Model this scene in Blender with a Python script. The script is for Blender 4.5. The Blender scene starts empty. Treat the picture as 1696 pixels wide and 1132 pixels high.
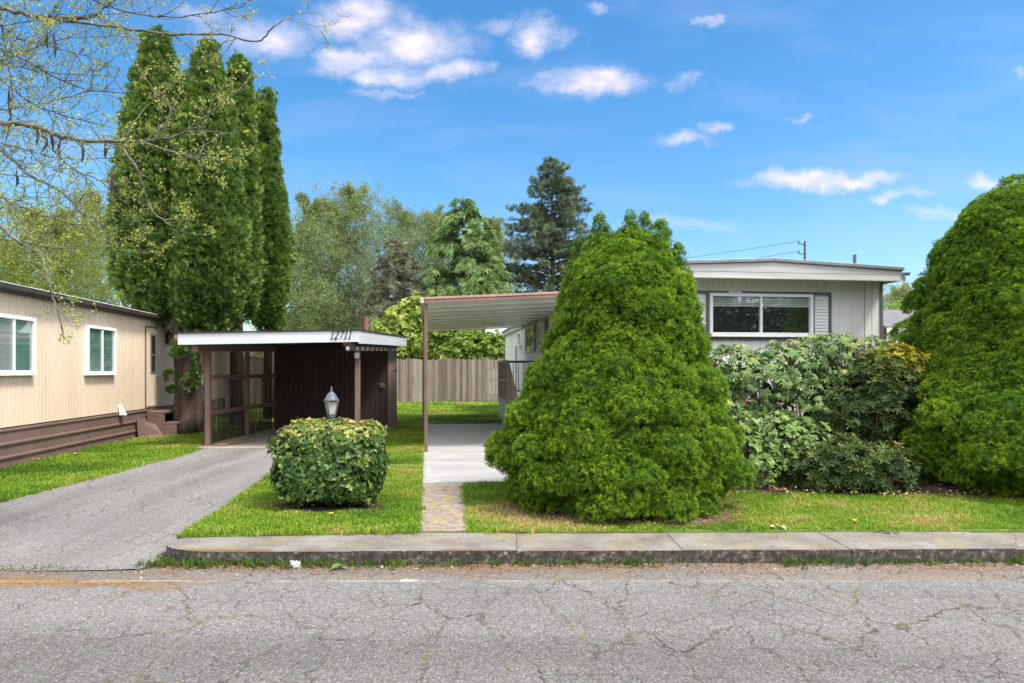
import bpy, math, random
import numpy as np
from mathutils import Vector, Matrix
from mathutils.geometry import tessellate_polygon

S = bpy.context.scene
C = S.collection
rad = math.radians
F = 1131.0          # focal length in photo pixels (24 mm on 36 mm, 1696 px wide)
EYE = 1.45
HZ = 615.0
random.seed(7)
rng = np.random.default_rng(11)


def at(px, py, Y):
    return ((px - 848) / F * Y, Y, EYE - (py - HZ) / F * Y)


# ---------------------------------------------------------------- tagging
def tag(o, label=None, cat=None, group=None, kind=None):
    if label: o['label'] = label
    if cat: o['category'] = cat
    if group: o['group'] = group
    if kind: o['kind'] = kind
    return o


def empty(name, loc, label, cat, group=None):
    o = bpy.data.objects.new(name, None)
    C.objects.link(o)
    o.location = loc
    o.empty_display_size = 0.2
    return tag(o, label, cat, group)


def attach(o, parent):
    if parent is not None:
        o.parent = parent
        m = Matrix.Identity(4)
        p = parent
        while p is not None:      # every parent is unrotated unless moved afterwards
            m = Matrix.Translation(p.location) @ m if p.type == 'EMPTY' else m
            p = p.parent
        o.matrix_parent_inverse = m.inverted() if parent.type == 'EMPTY' else Matrix.Identity(4)
    return o


def link(name, me, mats, parent=None):
    o = bpy.data.objects.new(name, me)
    C.objects.link(o)
    if mats is not None:
        for m in (mats if isinstance(mats, (list, tuple)) else [mats]):
            me.materials.append(m)
    return attach(o, parent)


# ---------------------------------------------------------------- mesh builder
class MB:
    def __init__(s, M=None):
        s.v = []; s.f = []; s.mi = []; s.M = M

    def add(s, vs, fs, mi=0):
        n = len(s.v)
        s.v += [tuple(v) for v in vs]
        s.f += [tuple(i + n for i in f) for f in fs]
        s.mi += [mi] * len(fs)
        return s

    def box(s, x0, x1, y0, y1, z0, z1, mi=0):
        vs = [(x, y, z) for z in (z0, z1) for y in (y0, y1) for x in (x0, x1)]
        return s.add(vs, [(0, 2, 3, 1), (4, 5, 7, 6), (0, 1, 5, 4), (2, 6, 7, 3), (0, 4, 6, 2), (1, 3, 7, 5)], mi)

    def hexa(s, b, t, mi=0):      # bottom 4 pts (ccw), top 4 pts
        return s.add(list(b) + list(t), [(3, 2, 1, 0), (4, 5, 6, 7), (0, 1, 5, 4), (1, 2, 6, 5), (2, 3, 7, 6), (3, 0, 4, 7)], mi)

    def bar(s, p, q, w, d=None, up=(0, 0, 1), mi=0):
        p = Vector(p); q = Vector(q); d = d or w
        a = (q - p).normalized(); u = Vector(up)
        if abs(a.dot(u)) > .98: u = Vector((0, 1, 0))
        x = a.cross(u).normalized() * w / 2; y = x.cross(a).normalized() * d / 2
        o = [-x - y, x - y, x + y, -x + y]
        return s.hexa([p + k for k in o], [q + k for k in o], mi)

    def tube(s, pts, r, n=8, mi=0, cap=True):
        pts = [Vector(p) for p in pts]
        if not hasattr(r, '__len__'): r = [r] * len(pts)
        base = len(s.v); ref = None
        for i, p in enumerate(pts):
            a = (pts[min(i + 1, len(pts) - 1)] - pts[max(i - 1, 0)])
            if a.length < 1e-9: a = Vector((0, 0, 1))
            a.normalize()
            if ref is None:
                ref = a.orthogonal().normalized()
            ref = (ref - a * ref.dot(a))
            if ref.length < 1e-6: ref = a.orthogonal()
            ref.normalize(); b = a.cross(ref)
            for k in range(n):
                t = 2 * math.pi * k / n
                s.v.append(tuple(p + (ref * math.cos(t) + b * math.sin(t)) * r[i]))
        for i in range(len(pts) - 1):
            for k in range(n):
                a0 = base + i * n + k; a1 = base + i * n + (k + 1) % n
                s.f.append((a0, a1, a1 + n, a0 + n)); s.mi.append(mi)
        if cap:
            s.f.append(tuple(base + k for k in reversed(range(n)))); s.mi.append(mi)
            e = base + (len(pts) - 1) * n
            s.f.append(tuple(e + k for k in range(n))); s.mi.append(mi)
        return s

    def lathe(s, prof, c=(0, 0, 0), n=16, mi=0):
        base = len(s.v)
        for (r, z) in prof:
            for k in range(n):
                t = 2 * math.pi * k / n
                s.v.append((c[0] + r * math.cos(t), c[1] + r * math.sin(t), c[2] + z))
        for i in range(len(prof) - 1):
            for k in range(n):
                a0 = base + i * n + k; a1 = base + i * n + (k + 1) % n
                s.f.append((a0, a1, a1 + n, a0 + n)); s.mi.append(mi)
        s.f.append(tuple(base + k for k in reversed(range(n)))); s.mi.append(mi)
        e = base + (len(prof) - 1) * n
        s.f.append(tuple(e + k for k in range(n))); s.mi.append(mi)
        return s

    def poly(s, pts, z, depth=0, mi=0):
        """flat polygon (x, y) at height z, optional thickness downward"""
        n = len(pts)
        tri = tessellate_polygon([[Vector((p[0], p[1], 0)) for p in pts]])
        area = sum(pts[i][0] * pts[(i + 1) % n][1] - pts[(i + 1) % n][0] * pts[i][1] for i in range(n))
        vs = [(p[0], p[1], z) for p in pts]
        fs = []
        for t in tri:
            a, b, c = [Vector(vs[i]) for i in t]
            fs.append(tuple(t) if (b - a).cross(c - a).z > 0 else (t[0], t[2], t[1]))
        if depth:
            vs += [(p[0], p[1], z - depth) for p in pts]
            for i in range(n):
                j = (i + 1) % n
                fs.append((i, i + n, j + n, j) if area > 0 else (i, j, j + n, i + n))
        return s.add(vs, fs, mi)

    def build(s, name, mats, parent=None, smooth=False, bevel=0, seg=2):
        me = bpy.data.meshes.new(name)
        vs = s.v if s.M is None else [tuple(s.M @ Vector(v)) for v in s.v]
        me.from_pydata(vs, [], s.f)
        if any(s.mi): me.polygons.foreach_set('material_index', s.mi)
        if smooth: me.polygons.foreach_set('use_smooth', [True] * len(s.f))
        me.update()
        o = link(name, me, mats, parent)
        if bevel:
            b = o.modifiers.new('bevel', 'BEVEL'); b.width = bevel; b.segments = seg; b.limit_method = 'ANGLE'
        return o


# ---------------------------------------------------------------- numpy scatter
def scatter(name, tmpl, pos, R, s, tint, mat, parent=None, smooth=False):
    tv, tf = np.asarray(tmpl[0], float), np.asarray(tmpl[1], int)
    n, k, m = len(pos), len(tv), len(tf)
    s = np.asarray(s, float)
    if s.ndim == 1: s = s[:, None]
    V = pos[:, None, :] + np.einsum('nij,kj->nki', R, tv) * s[:, None, :]
    Fc = (tf[None] + (np.arange(n) * k)[:, None, None]).reshape(-1)
    me = bpy.data.meshes.new(name)
    me.vertices.add(n * k); me.vertices.foreach_set('co', V.reshape(-1).astype(np.float32))
    me.loops.add(n * m * 3); me.loops.foreach_set('vertex_index', Fc.astype(np.int32))
    me.polygons.add(n * m)
    me.polygons.foreach_set('loop_start', np.arange(0, n * m * 3, 3, dtype=np.int32))
    a = me.attributes.new('tint', 'FLOAT', 'POINT')
    a.data.foreach_set('value', np.repeat(np.clip(tint, 0, 1), k).astype(np.float32))
    me.update(calc_edges=True)
    if smooth: me.polygons.foreach_set('use_smooth', np.ones(n * m, dtype=bool))
    return link(name, me, mat, parent)


def unit(v):
    return v / np.maximum(np.linalg.norm(v, axis=-1, keepdims=True), 1e-9)


def frames(z, up=None):
    z = unit(np.asarray(z, float))
    a = rng.normal(size=z.shape) if up is None else np.broadcast_to(np.asarray(up, float), z.shape) + rng.normal(size=z.shape) * .05
    x = unit(np.cross(a, z)); y = np.cross(z, x)
    return np.stack([x, y, z], axis=-1)


def t_tuft(n, w, lo, hi, seed):
    """needle tuft: n kites radiating about +z between tilt angles lo and hi"""
    r = np.random.default_rng(seed); v = []; f = []
    for i in range(n):
        t = rad(r.uniform(lo, hi)); p = 2 * math.pi * (i + r.uniform(-.3, .3)) / n
        d = np.array([math.sin(t) * math.cos(p), math.sin(t) * math.sin(p), math.cos(t)])
        sd = unit(np.cross(d, r.normal(size=3))) * w / 2; L = r.uniform(.75, 1.1); b = len(v)
        v += [d * .02, d * L * .5 + sd, d * L, d * L * .5 - sd]
        f += [(b, b + 1, b + 2), (b, b + 2, b + 3)]
    return np.array(v), f


def t_leaf(w=.45, bend=.15):
    """one leaf along +x, folded on its midrib, face to +z"""
    v = [(0, 0, 0), (.3, w * .42, .06), (.3, -w * .42, .06), (.62, w * .5, .02), (.62, -w * .5, .02), (1, 0, -bend), (.45, 0, -.03)]
    return np.array(v), [(0, 6, 1), (0, 2, 6), (1, 6, 3), (2, 4, 6), (3, 6, 5), (4, 5, 6)]


def t_rosette(n, w, tilt, seed, bend=.2):
    r = np.random.default_rng(seed); lv, lf = t_leaf(w, bend); v = []; f = []
    for i in range(n):
        p = 2 * math.pi * (i + r.uniform(-.25, .25)) / n; t = rad(tilt + r.uniform(-22, 22)); L = r.uniform(.75, 1.1)
        ct, st, cp, sp = math.cos(t), math.sin(t), math.cos(p), math.sin(p)
        A = np.array([[cp, -sp, 0], [sp, cp, 0], [0, 0, 1]]) @ np.array([[ct, 0, -st], [0, 1, 0], [st, 0, ct]])
        b = len(v); v += list((lv * L) @ A.T); f += [tuple(x + b for x in q) for q in lf]
    return np.array(v), f


def t_clump(n, size, seed):
    """loose ball of n leaf-shaped kites inside radius 1"""
    r = np.random.default_rng(seed); v = []; f = []
    for i in range(n):
        c = unit(r.normal(size=3)) * r.uniform(.1, 1); d = unit(r.normal(size=3)); sd = unit(np.cross(d, r.normal(size=3)))
        b = len(v); v += [c - d * size * .5, c + sd * size * .3, c + d * size * .5, c - sd * size * .3]
        f += [(b, b + 1, b + 2), (b, b + 2, b + 3)]
    return np.array(v), f


def t_fan(n, w, ang, seed, curl=.15):
    """flat fan spray in the x-z plane, opening to +z"""
    r = np.random.default_rng(seed); v = []; f = []
    for i in range(n):
        a = rad(-ang + 2 * ang * i / (n - 1) + r.uniform(-6, 6)); L = r.uniform(.7, 1.05) * (1 - .25 * abs(a) / rad(ang + 1))
        d = np.array([math.sin(a), r.uniform(-curl, curl), math.cos(a)]); sd = np.array([math.cos(a), r.uniform(-.4, .4), -math.sin(a)]) * w / 2
        b = len(v); v += [d * .0, d * L * .6 + sd, d * L, d * L * .6 - sd]
        f += [(b, b + 1, b + 2), (b, b + 2, b + 3)]
    return np.array(v), f


def t_grass(n, seed, w=.07):
    r = np.random.default_rng(seed); v = []; f = []
    for i in range(n):
        p = r.uniform(0, 6.28); o = np.array([r.uniform(-.5, .5), r.uniform(-.5, .5), 0]); lean = r.uniform(.1, .75); L = r.uniform(.6, 1.15)
        d = np.array([math.cos(p), math.sin(p), 0]); sd = np.array([-d[1], d[0], 0]) * w
        b = len(v); v += [o + sd, o - sd, o + d * lean * .35 * L + (0, 0, .6 * L) + sd * .8, o + d * lean * .35 * L + (0, 0, .6 * L) - sd * .8, o + d * lean * L + (0, 0, L * (1.05 - .5 * lean))]
        f += [(b, b + 1, b + 2), (b + 1, b + 3, b + 2), (b + 2, b + 3, b + 4)]
    return np.array(v), f


def inside(P, poly):
    x, y = P[:, 0], P[:, 1]; c = np.zeros(len(P), bool); n = len(poly)
    for i in range(n):
        x0, y0 = poly[i]; x1, y1 = poly[(i + 1) % n]
        k = ((y0 > y) != (y1 > y))
        c ^= k & (x < (x1 - x0) * (y - y0) / ((y1 - y0) if y1 != y0 else 1e-9) + x0)
    return c


def vnoise(P, sc, seed=0):
    """cheap smooth noise in 2-D, about 0..1"""
    r = np.random.default_rng(seed); o = np.zeros(len(P))
    for i in range(7):
        a = r.uniform(0, 6.28); k = sc * r.uniform(.6, 2.2)
        o += np.sin(k * (P[:, 0] * math.cos(a) + P[:, 1] * math.sin(a)) + r.uniform(0, 6.28) + 1.3 * np.sin(k * .7 * (P[:, 0] * math.sin(a) - P[:, 1] * math.cos(a))))
    return .5 + o / 7 * .9


# ---------------------------------------------------------------- materials
def nd(nt, t, ins=None, **kw):
    n = nt.nodes.new(t)
    for k, v in kw.items(): setattr(n, k, v)
    for k, v in (ins or {}).items():
        s = n.inputs[k]
        if hasattr(v, 'is_output') or isinstance(v, bpy.types.NodeSocket): nt.links.new(v, s)
        else: s.default_value = v
    return n


def c4(c): return (c[0], c[1], c[2], 1)


def newmat(name):
    m = bpy.data.materials.new(name); m.use_nodes = True
    nt = m.node_tree; b = nt.nodes['Principled BSDF']
    return m, nt, b


def coords(nt, stretch=(1, 1, 1)):
    g = nd(nt, 'ShaderNodeNewGeometry')
    return nd(nt, 'ShaderNodeVectorMath', {0: g.outputs['Position'], 1: stretch}, operation='MULTIPLY').outputs[0]


def noise(nt, co, scale, detail=5, rough=.6, dist=0):
    return nd(nt, 'ShaderNodeTexNoise', {'Vector': co, 'Scale': scale, 'Detail': detail, 'Roughness': rough, 'Distortion': dist}).outputs[0]


def ramp(nt, fac, stops, interp='LINEAR'):
    r = nd(nt, 'ShaderNodeValToRGB', {0: fac}); e = r.color_ramp.elements; r.color_ramp.interpolation = interp
    while len(e) > 1: e.remove(e[-1])
    e[0].position, e[0].color = stops[0][0], c4(stops[0][1]) if hasattr(stops[0][1], '__len__') else (stops[0][1],) * 3 + (1,)
    for p, c in stops[1:]:
        x = e.new(p); x.color = c4(c) if hasattr(c, '__len__') else (c, c, c, 1)
    return r.outputs[0]


def mix(nt, fac, a, b, mode='MIX'):
    n = nd(nt, 'ShaderNodeMix', data_type='RGBA', blend_type=mode)
    for i, v in ((0, fac), (6, a), (7, b)):
        if isinstance(v, bpy.types.NodeSocket): nt.links.new(v, n.inputs[i])
        else: n.inputs[i].default_value = v if i == 0 else c4(v)
    return n.outputs[2]


def math_(nt, op, a, b=0.0, clamp=False):
    n = nd(nt, 'ShaderNodeMath', {0: a, 1: b}, operation=op); n.use_clamp = clamp
    return n.outputs[0]


def bump(nt, b, h, strength, dist=.01):
    n = nd(nt, 'ShaderNodeBump', {'Height': h, 'Strength': strength, 'Distance': dist})
    nt.links.new(n.outputs[0], b.inputs['Normal'])


def pmat(name, c1, c2=None, scale=4, rough=.6, bmp=0, stretch=(1, 1, 1), metallic=0, spec=.35, lo=.35, hi=.65, fine=0, bdist=.01):
    m, nt, b = newmat(name)
    b.inputs['Roughness'].default_value = rough; b.inputs['Metallic'].default_value = metallic
    b.inputs['Specular IOR Level'].default_value = spec
    c2 = c2 or tuple(x * .8 for x in c1)
    co = coords(nt, stretch)
    col = ramp(nt, noise(nt, co, scale, 6, .65), [(lo, c1), (hi, c2)])
    if fine:
        col = mix(nt, fine, col, ramp(nt, noise(nt, co, scale * 14, 3, .7), [(.3, .15), (.7, 1)]), 'MULTIPLY')
    nt.links.new(col, b.inputs['Base Color'])
    if bmp: bump(nt, b, noise(nt, co, scale * 6, 5, .7), bmp, bdist)
    return m


def leafmat(name, stops, rough=.5, spec=.3, trans=.25, vary=.0):
    m, nt, b = newmat(name)
    a = nd(nt, 'ShaderNodeAttribute', attribute_name='tint')
    col = ramp(nt, a.outputs['Fac'], stops)
    nt.links.new(col, b.inputs['Base Color'])
    b.inputs['Roughness'].default_value = rough; b.inputs['Specular IOR Level'].default_value = spec
    if trans:
        t = nd(nt, 'ShaderNodeBsdfTranslucent', {'Color': col})
        x = nd(nt, 'ShaderNodeMixShader', {0: trans, 1: b.outputs[0], 2: t.outputs[0]})
        nt.links.new(x.outputs[0], nt.nodes['Material Output'].inputs[0])
    return m


def glassmat(name, base=(.012, .015, .015), rough=.03):
    m, nt, b = newmat(name)
    b.inputs['Base Color'].default_value = c4(base); b.inputs['Roughness'].default_value = rough
    b.inputs['Specular IOR Level'].default_value = .5
    t = nd(nt, 'ShaderNodeBsdfTransparent', {'Color': (.93, .95, .94, 1)})
    lw = nd(nt, 'ShaderNodeLayerWeight', {0: .5})
    fr = math_(nt, 'ADD', math_(nt, 'MULTIPLY', math_(nt, 'POWER', lw.outputs['Facing'], 5.0), .8), .15)
    gl = nd(nt, 'ShaderNodeBsdfGlossy', {'Color': (1, 1, 1, 1), 'Roughness': rough})
    x = nd(nt, 'ShaderNodeMixShader', {0: fr, 1: t.outputs[0], 2: gl.outputs[0]})
    nt.links.new(x.outputs[0], nt.nodes['Material Output'].inputs[0])
    return m


M = {}
M['tan'] = pmat('tan_siding', (.76, .61, .465), (.68, .54, .40), 1.2, .55, .1, (1, 1, .3), fine=.12)
M['skirt'] = pmat('brown_skirting', (.15, .095, .08), (.19, .13, .115), 2.5, .5, .15, (.4, 1, 3))
M['darkroof'] = pmat('dark_brown_gutter', (.035, .026, .024), (.055, .042, .038), 3, .45)
M['roofwhite'] = pmat('white_roof_coating', (.72, .71, .69), (.55, .54, .52), 1.5, .7, .2)
M['white'] = pmat('white_vinyl', (.80, .80, .79), (.72, .73, .73), 5, .4)
M['whiteblue'] = pmat('white_fascia_paint', (.66, .69, .73), (.56, .59, .63), 1.6, .5, .05, (.4, .4, 3), fine=.1)
M['teal'] = pmat('pale_teal_blind', (.30, .52, .45), (.20, .40, .35), 2, .5)
M['grey_blind'] = pmat('pale_grey_blind', (.62, .66, .68), (.5, .54, .56), 2, .5)
M['room'] = pmat('dark_room', (.018, .018, .02), (.03, .03, .03), 2, .8)
M['glass'] = glassmat('window_glass')
M['brown'] = pmat('brown_painted_wood', (.27, .165, .145), (.20, .12, .105), 3, .55, .3, (1, 1, .15), fine=.25)
M['darkbrown'] = pmat('dark_brown_boards', (.075, .045, .042), (.05, .032, .03), 3, .6, .3, (1, 1, .12), fine=.25)
M['soffit'] = pmat('dark_soffit', (.06, .042, .036), (.045, .032, .03), 2, .7)
M['greywall'] = pmat('pale_grey_siding', (.83, .81, .77), (.71, .695, .66), 1.1, .5, .06, (1, 1, .25), fine=.12)
M['greydark'] = pmat('dark_grey_trim', (.10, .105, .105), (.13, .135, .13), 4, .5)
M['greyfascia'] = pmat('weathered_fascia', (.50, .50, .49), (.36, .35, .335), 1.5, .5, .06, (.5, .5, 5), fine=.15)
M['metalroof'] = pmat('grey_metal_edge', (.24, .25, .27), (.18, .185, .20), 4, .4, metallic=.3)
M['canopy'] = pmat('white_metal_pan', (.86, .85, .82), (.76, .75, .72), 1.4, .35, .04, (.3, 2, 1), fine=.1)
M['rosebrown'] = pmat('faded_rose_brown_metal', (.42, .26, .22), (.30, .18, .15), 3, .5, .05, (1, 1, .3))
M['postbrown'] = pmat('brown_metal_post', (.23, .14, .105), (.165, .10, .078), 3, .5, .05)
M['iron'] = pmat('dark_iron', (.05, .05, .05), (.08, .075, .07), 6, .5, metallic=.4)
M['lattice'] = pmat('grey_brown_lattice', (.52, .43, .37), (.40, .33, .28), 3, .7, .2)
M['bulb'] = pmat('frosted_bulb', (.8, .78, .74), (.7, .68, .64), 6, .25, spec=.6)
M['steel'] = pmat('grey_painted_metal', (.30, .32, .34), (.20, .22, .24), 12, .4, .1, metallic=.5)
M['lampgrey'] = pmat('grey_blue_lantern_paint', (.115, .135, .16), (.075, .09, .11), 14, .45, .2)
M['number'] = pmat('black_numerals', (.012, .012, .013), (.02, .02, .02), 5, .4)
M['wood_raw'] = pmat('bare_board', (.33, .20, .14), (.25, .15, .10), 4, .7, .3, (1, .3, 1))
M['bark'] = pmat('ridged_brown_bark', (.075, .05, .037), (.135, .10, .078), 5, .9, 1.0, (1, 1, .16), fine=.5, bdist=.05)
M['mossbark'] = pmat('lichen_grey_bark', (.06, .055, .042), (.23, .23, .165), 14, .9, .6, fine=.3)
M['twig'] = pmat('bare_twigs', (.13, .09, .065), (.20, .15, .11), 6, .9)
M['greybark'] = pmat('pale_grey_bark', (.27, .26, .23), (.16, .15, .13), 3, .9, .2, (1, 1, .5))
M['roofshingle'] = pmat('grey_shingles', (.20, .19, .19), (.14, .135, .135), 3, .9, .4, (1, 1, 4), fine=.3)
M['rust'] = pmat('red_brown_wall', (.24, .10, .065), (.17, .08, .05), 3, .8)
M['pole'] = pmat('dark_wooden_pole', (.08, .065, .055), (.11, .09, .075), 5, .9)
M['paper'] = pmat('white_tissue', (.8, .8, .8), (.7, .7, .7), 9, .8)

# wood fence with per-board weathering
m, nt, b = newmat('weathered_fence_boards'); M['fence'] = m
co = coords(nt, (7.14, 1, .35)); wn = nd(nt, 'ShaderNodeTexWhiteNoise', {'W': math_(nt, 'FLOOR', nd(nt, 'ShaderNodeSeparateXYZ', {0: co}).outputs[0])}, noise_dimensions='1D')
base = ramp(nt, wn.outputs[0], [(0, (.155, .118, .095)), (.5, (.255, .205, .17)), (1, (.36, .305, .265))])
grain = ramp(nt, noise(nt, coords(nt, (14, 14, .7)), 2.2, 6, .75), [(.34, .28), (.5, .8), (.66, 1)])
nt.links.new(mix(nt, .8, base, grain, 'MULTIPLY'), b.inputs['Base Color']); b.inputs['Roughness'].default_value = .9

# road: pale worn asphalt with stone grain, crazing and mossy cracks
def asphalt(name, c_lo, c_hi, cracks, dirt, fewer=0.0):
    m, nt, b = newmat(name); co = coords(nt)
    g1 = noise(nt, co, 95, 4, .8); g2 = noise(nt, co, 32, 4, .7); big = noise(nt, co, .55, 5, .6)
    col = ramp(nt, g1, [(.34, tuple(x * .30 for x in c_lo)), (.46, c_lo), (.56, c_hi), (.68, tuple(min(x * 1.75, .85) for x in c_hi))])
    col = mix(nt, .5, col, ramp(nt, g2, [(.36, .45), (.6, 1.0)]), 'MULTIPLY')
    vs = nd(nt, 'ShaderNodeTexVoronoi', {'Vector': co, 'Scale': 48.0})
    spk = math_(nt, 'MULTIPLY', math_(nt, 'LESS_THAN', vs.outputs['Distance'], .21), math_(nt, 'GREATER_THAN', nd(nt, 'ShaderNodeSeparateColor', {0: vs.outputs['Color']}).outputs[0], .86))
    col = mix(nt, spk, col, (.56, .54, .52))
    col = mix(nt, .55, col, ramp(nt, big, [(.30, .62), (.5, .85), (.72, 1.0)]), 'MULTIPLY')
    band = noise(nt, nd(nt, 'ShaderNodeVectorMath', {0: co, 1: (.12, 1.5, 1) if dirt else (1.9, .14, 1)}, operation='MULTIPLY').outputs[0], 1.0, 4, .55)
    col = mix(nt, .75, col, ramp(nt, band, [(.34, .66), (.5, .92), (.64, 1.08)]), 'MULTIPLY')
    stn = ramp(nt, noise(nt, co, 1.9, 6, .7), [(.60, 0.0), (.70, .45)])
    col = mix(nt, stn, col, (.10, .088, .075))
    h = g1
    if cracks:
        wv = nd(nt, 'ShaderNodeTexNoise', {'Vector': co, 'Scale': 3.2, 'Detail': 7.0, 'Roughness': .68}).outputs[1]
        off = nd(nt, 'ShaderNodeVectorMath', {0: wv, 1: (-.5, -.5, -.5)}, operation='ADD').outputs[0]
        def crack(scale, stretch, amp, lo, hi, mask_scale, mlo, mhi):
            sc = nd(nt, 'ShaderNodeVectorMath', {0: off, 1: (amp, amp, 0)}, operation='MULTIPLY').outputs[0]
            p = nd(nt, 'ShaderNodeVectorMath', {0: co, 1: sc}, operation='ADD').outputs[0]
            p = nd(nt, 'ShaderNodeVectorMath', {0: p, 1: stretch}, operation='MULTIPLY').outputs[0]
            v = nd(nt, 'ShaderNodeTexVoronoi', {'Vector': p, 'Scale': scale}, feature='DISTANCE_TO_EDGE', voronoi_dimensions='2D')
            e = nd(nt, 'ShaderNodeMapRange', {0: v.outputs['Distance'], 1: lo, 2: hi, 3: 1.0, 4: 0.0}).outputs[0]
            k = nd(nt, 'ShaderNodeMapRange', {0: noise(nt, co, mask_scale, 4, .6), 1: mlo + fewer, 2: mhi + fewer, 3: 0.0, 4: 1.0}).outputs[0]
            return math_(nt, 'MULTIPLY', e, k)
        k1 = crack(1.7, (1.25, .55, 1), .40, .006, .016, 1.1, .36, .50)
        k2 = crack(4.0, (1.1, .8, 1), .30, .008, .022, 1.3, .38, .54)
        k3 = crack(11, (1, .9, 1), .14, .012, .040, 1.6, .42, .58)
        dirtc = ramp(nt, noise(nt, co, 5, 4, .6), [(.36, (.045, .04, .035)), (.52, (.11, .075, .04)), (.64, (.17, .17, .05))])
        col = mix(nt, math_(nt, 'MULTIPLY', k3, .55), col, (.07, .062, .055))
        col = mix(nt, math_(nt, 'MULTIPLY', k2, .8), col, dirtc)
        col = mix(nt, math_(nt, 'MULTIPLY', k1, .95), col, dirtc)
        h = math_(nt, 'SUBTRACT', g1, math_(nt, 'MULTIPLY', math_(nt, 'ADD', k1, k2), 1.2))
        # a few pale scuffs
        sp = nd(nt, 'ShaderNodeTexVoronoi', {'Vector': nd(nt, 'ShaderNodeVectorMath', {0: co, 1: (1, 2.2, 1)}, operation='MULTIPLY').outputs[0], 'Scale': .55})
        s1 = nd(nt, 'ShaderNodeMapRange', {0: math_(nt, 'ADD', sp.outputs['Distance'], math_(nt, 'MULTIPLY', noise(nt, co, 18, 4, .7), .09)), 1: .075, 2: .10, 3: .55, 4: 0.0}).outputs[0]
        col = mix(nt, s1, col, (.62, .57, .46))
    if dirt:
        xyz = nd(nt, 'ShaderNodeSeparateXYZ', {0: co})
        n2 = noise(nt, nd(nt, 'ShaderNodeVectorMath', {0: co, 1: (.7, 2.6, 1)}, operation='MULTIPLY').outputs[0], 1.5, 6, .65)
        # silt band along the gutter
        gy = nd(nt, 'ShaderNodeMapRange', {0: xyz.outputs[1], 1: 5.06, 2: 5.5, 3: 0.0, 4: 1.0}).outputs[0]
        gm = math_(nt, 'MULTIPLY', gy, ramp(nt, n2, [(.38, 0.0), (.55, .85)]))
        col = mix(nt, gm, col, (.17, .105, .06))
        # larger brown silt fan in front of the driveway, left
        gx = nd(nt, 'ShaderNodeMapRange', {0: xyz.outputs[0], 1: -2.0, 2: -2.9, 3: 0.0, 4: 1.0}).outputs[0]
        yy = math_(nt, 'ABSOLUTE', math_(nt, 'SUBTRACT', xyz.outputs[1], 5.06))
        gb = nd(nt, 'ShaderNodeMapRange', {0: math_(nt, 'ADD', yy, math_(nt, 'MULTIPLY', n2, .9)), 1: .52, 2: .60, 3: .95, 4: 0.0}).outputs[0]
        gb = math_(nt, 'MULTIPLY', gb, gx)
        col = mix(nt, gb, col, ramp(nt, noise(nt, co, 30, 4, .7), [(.35, (.12, .065, .03)), (.65, (.27, .165, .08))]))
        # thin pale seam between gutter and carriageway
        ys = math_(nt, 'ABSOLUTE', math_(nt, 'SUBTRACT', math_(nt, 'ADD', xyz.outputs[1], math_(nt, 'MULTIPLY', noise(nt, co, 6, 3), .05)), 5.13))
        gs = nd(nt, 'ShaderNodeMapRange', {0: ys, 1: .004, 2: .018, 3: .4, 4: 0.0}).outputs[0]
        col = mix(nt, math_(nt, 'MULTIPLY', gs, ramp(nt, noise(nt, co, 2.1, 3), [(.42, 0), (.6, 1)])), col, (.55, .52, .46))
    nt.links.new(col, b.inputs['Base Color']); b.inputs['Roughness'].default_value = .85; b.inputs['Specular IOR Level'].default_value = .25
    bump(nt, b, h, .55, .008)
    return m


M['road'] = asphalt('worn_asphalt', (.168, .159, .151), (.26, .249, .24), True, True)
M['drive'] = asphalt('driveway_asphalt', (.19, .178, .170), (.30, .282, .27), True, False, .09)

# sidewalk: worn brownish concrete on top, dirty stained kerb face
m, nt, b = newmat('sidewalk_concrete'); M['walk'] = m; co = coords(nt)
top = ramp(nt, noise(nt, co, 2.2, 6, .65), [(.32, (.155, .128, .112)), (.5, (.225, .198, .18)), (.68, (.30, .275, .26))])
top = mix(nt, .7, top, ramp(nt, noise(nt, co, 80, 4, .8), [(.36, .35), (.62, 1.15)]), 'MULTIPLY')
xyz = nd(nt, 'ShaderNodeSeparateXYZ', {0: co})
moss = math_(nt, 'MULTIPLY', ramp(nt, noise(nt, co, 2.6, 6, .7), [(.48, 0), (.62, .75)]), ramp(nt, noise(nt, co, 60, 3, .7), [(.45, 0), (.55, 1)]))
top = mix(nt, moss, top, (.26, .24, .06))
edge = nd(nt, 'ShaderNodeMapRange', {0: math_(nt, 'ADD', xyz.outputs[1], math_(nt, 'MULTIPLY', noise(nt, co, 7, 5, .7), .16)), 1: 5.66, 2: 5.72, 3: .85, 4: 0.0}).outputs[0]
top = mix(nt, math_(nt, 'MULTIPLY', edge, ramp(nt, noise(nt, co, 1.3, 4), [(.45, 0), (.56, 1)])), top, (.17, .075, .03))
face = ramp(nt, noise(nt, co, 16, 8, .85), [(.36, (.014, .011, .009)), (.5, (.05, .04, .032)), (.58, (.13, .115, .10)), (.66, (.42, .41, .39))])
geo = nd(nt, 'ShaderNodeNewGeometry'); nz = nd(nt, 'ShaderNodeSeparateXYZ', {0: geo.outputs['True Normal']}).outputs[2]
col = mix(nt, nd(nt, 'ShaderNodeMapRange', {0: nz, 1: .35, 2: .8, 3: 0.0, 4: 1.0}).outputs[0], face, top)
nt.links.new(col, b.inputs['Base Color']); b.inputs['Roughness'].default_value = .9
bump(nt, b, math_(nt, 'ADD', noise(nt, co, 60, 4, .7), noise(nt, co, 9, 5, .7)), .7, .012)

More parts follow.
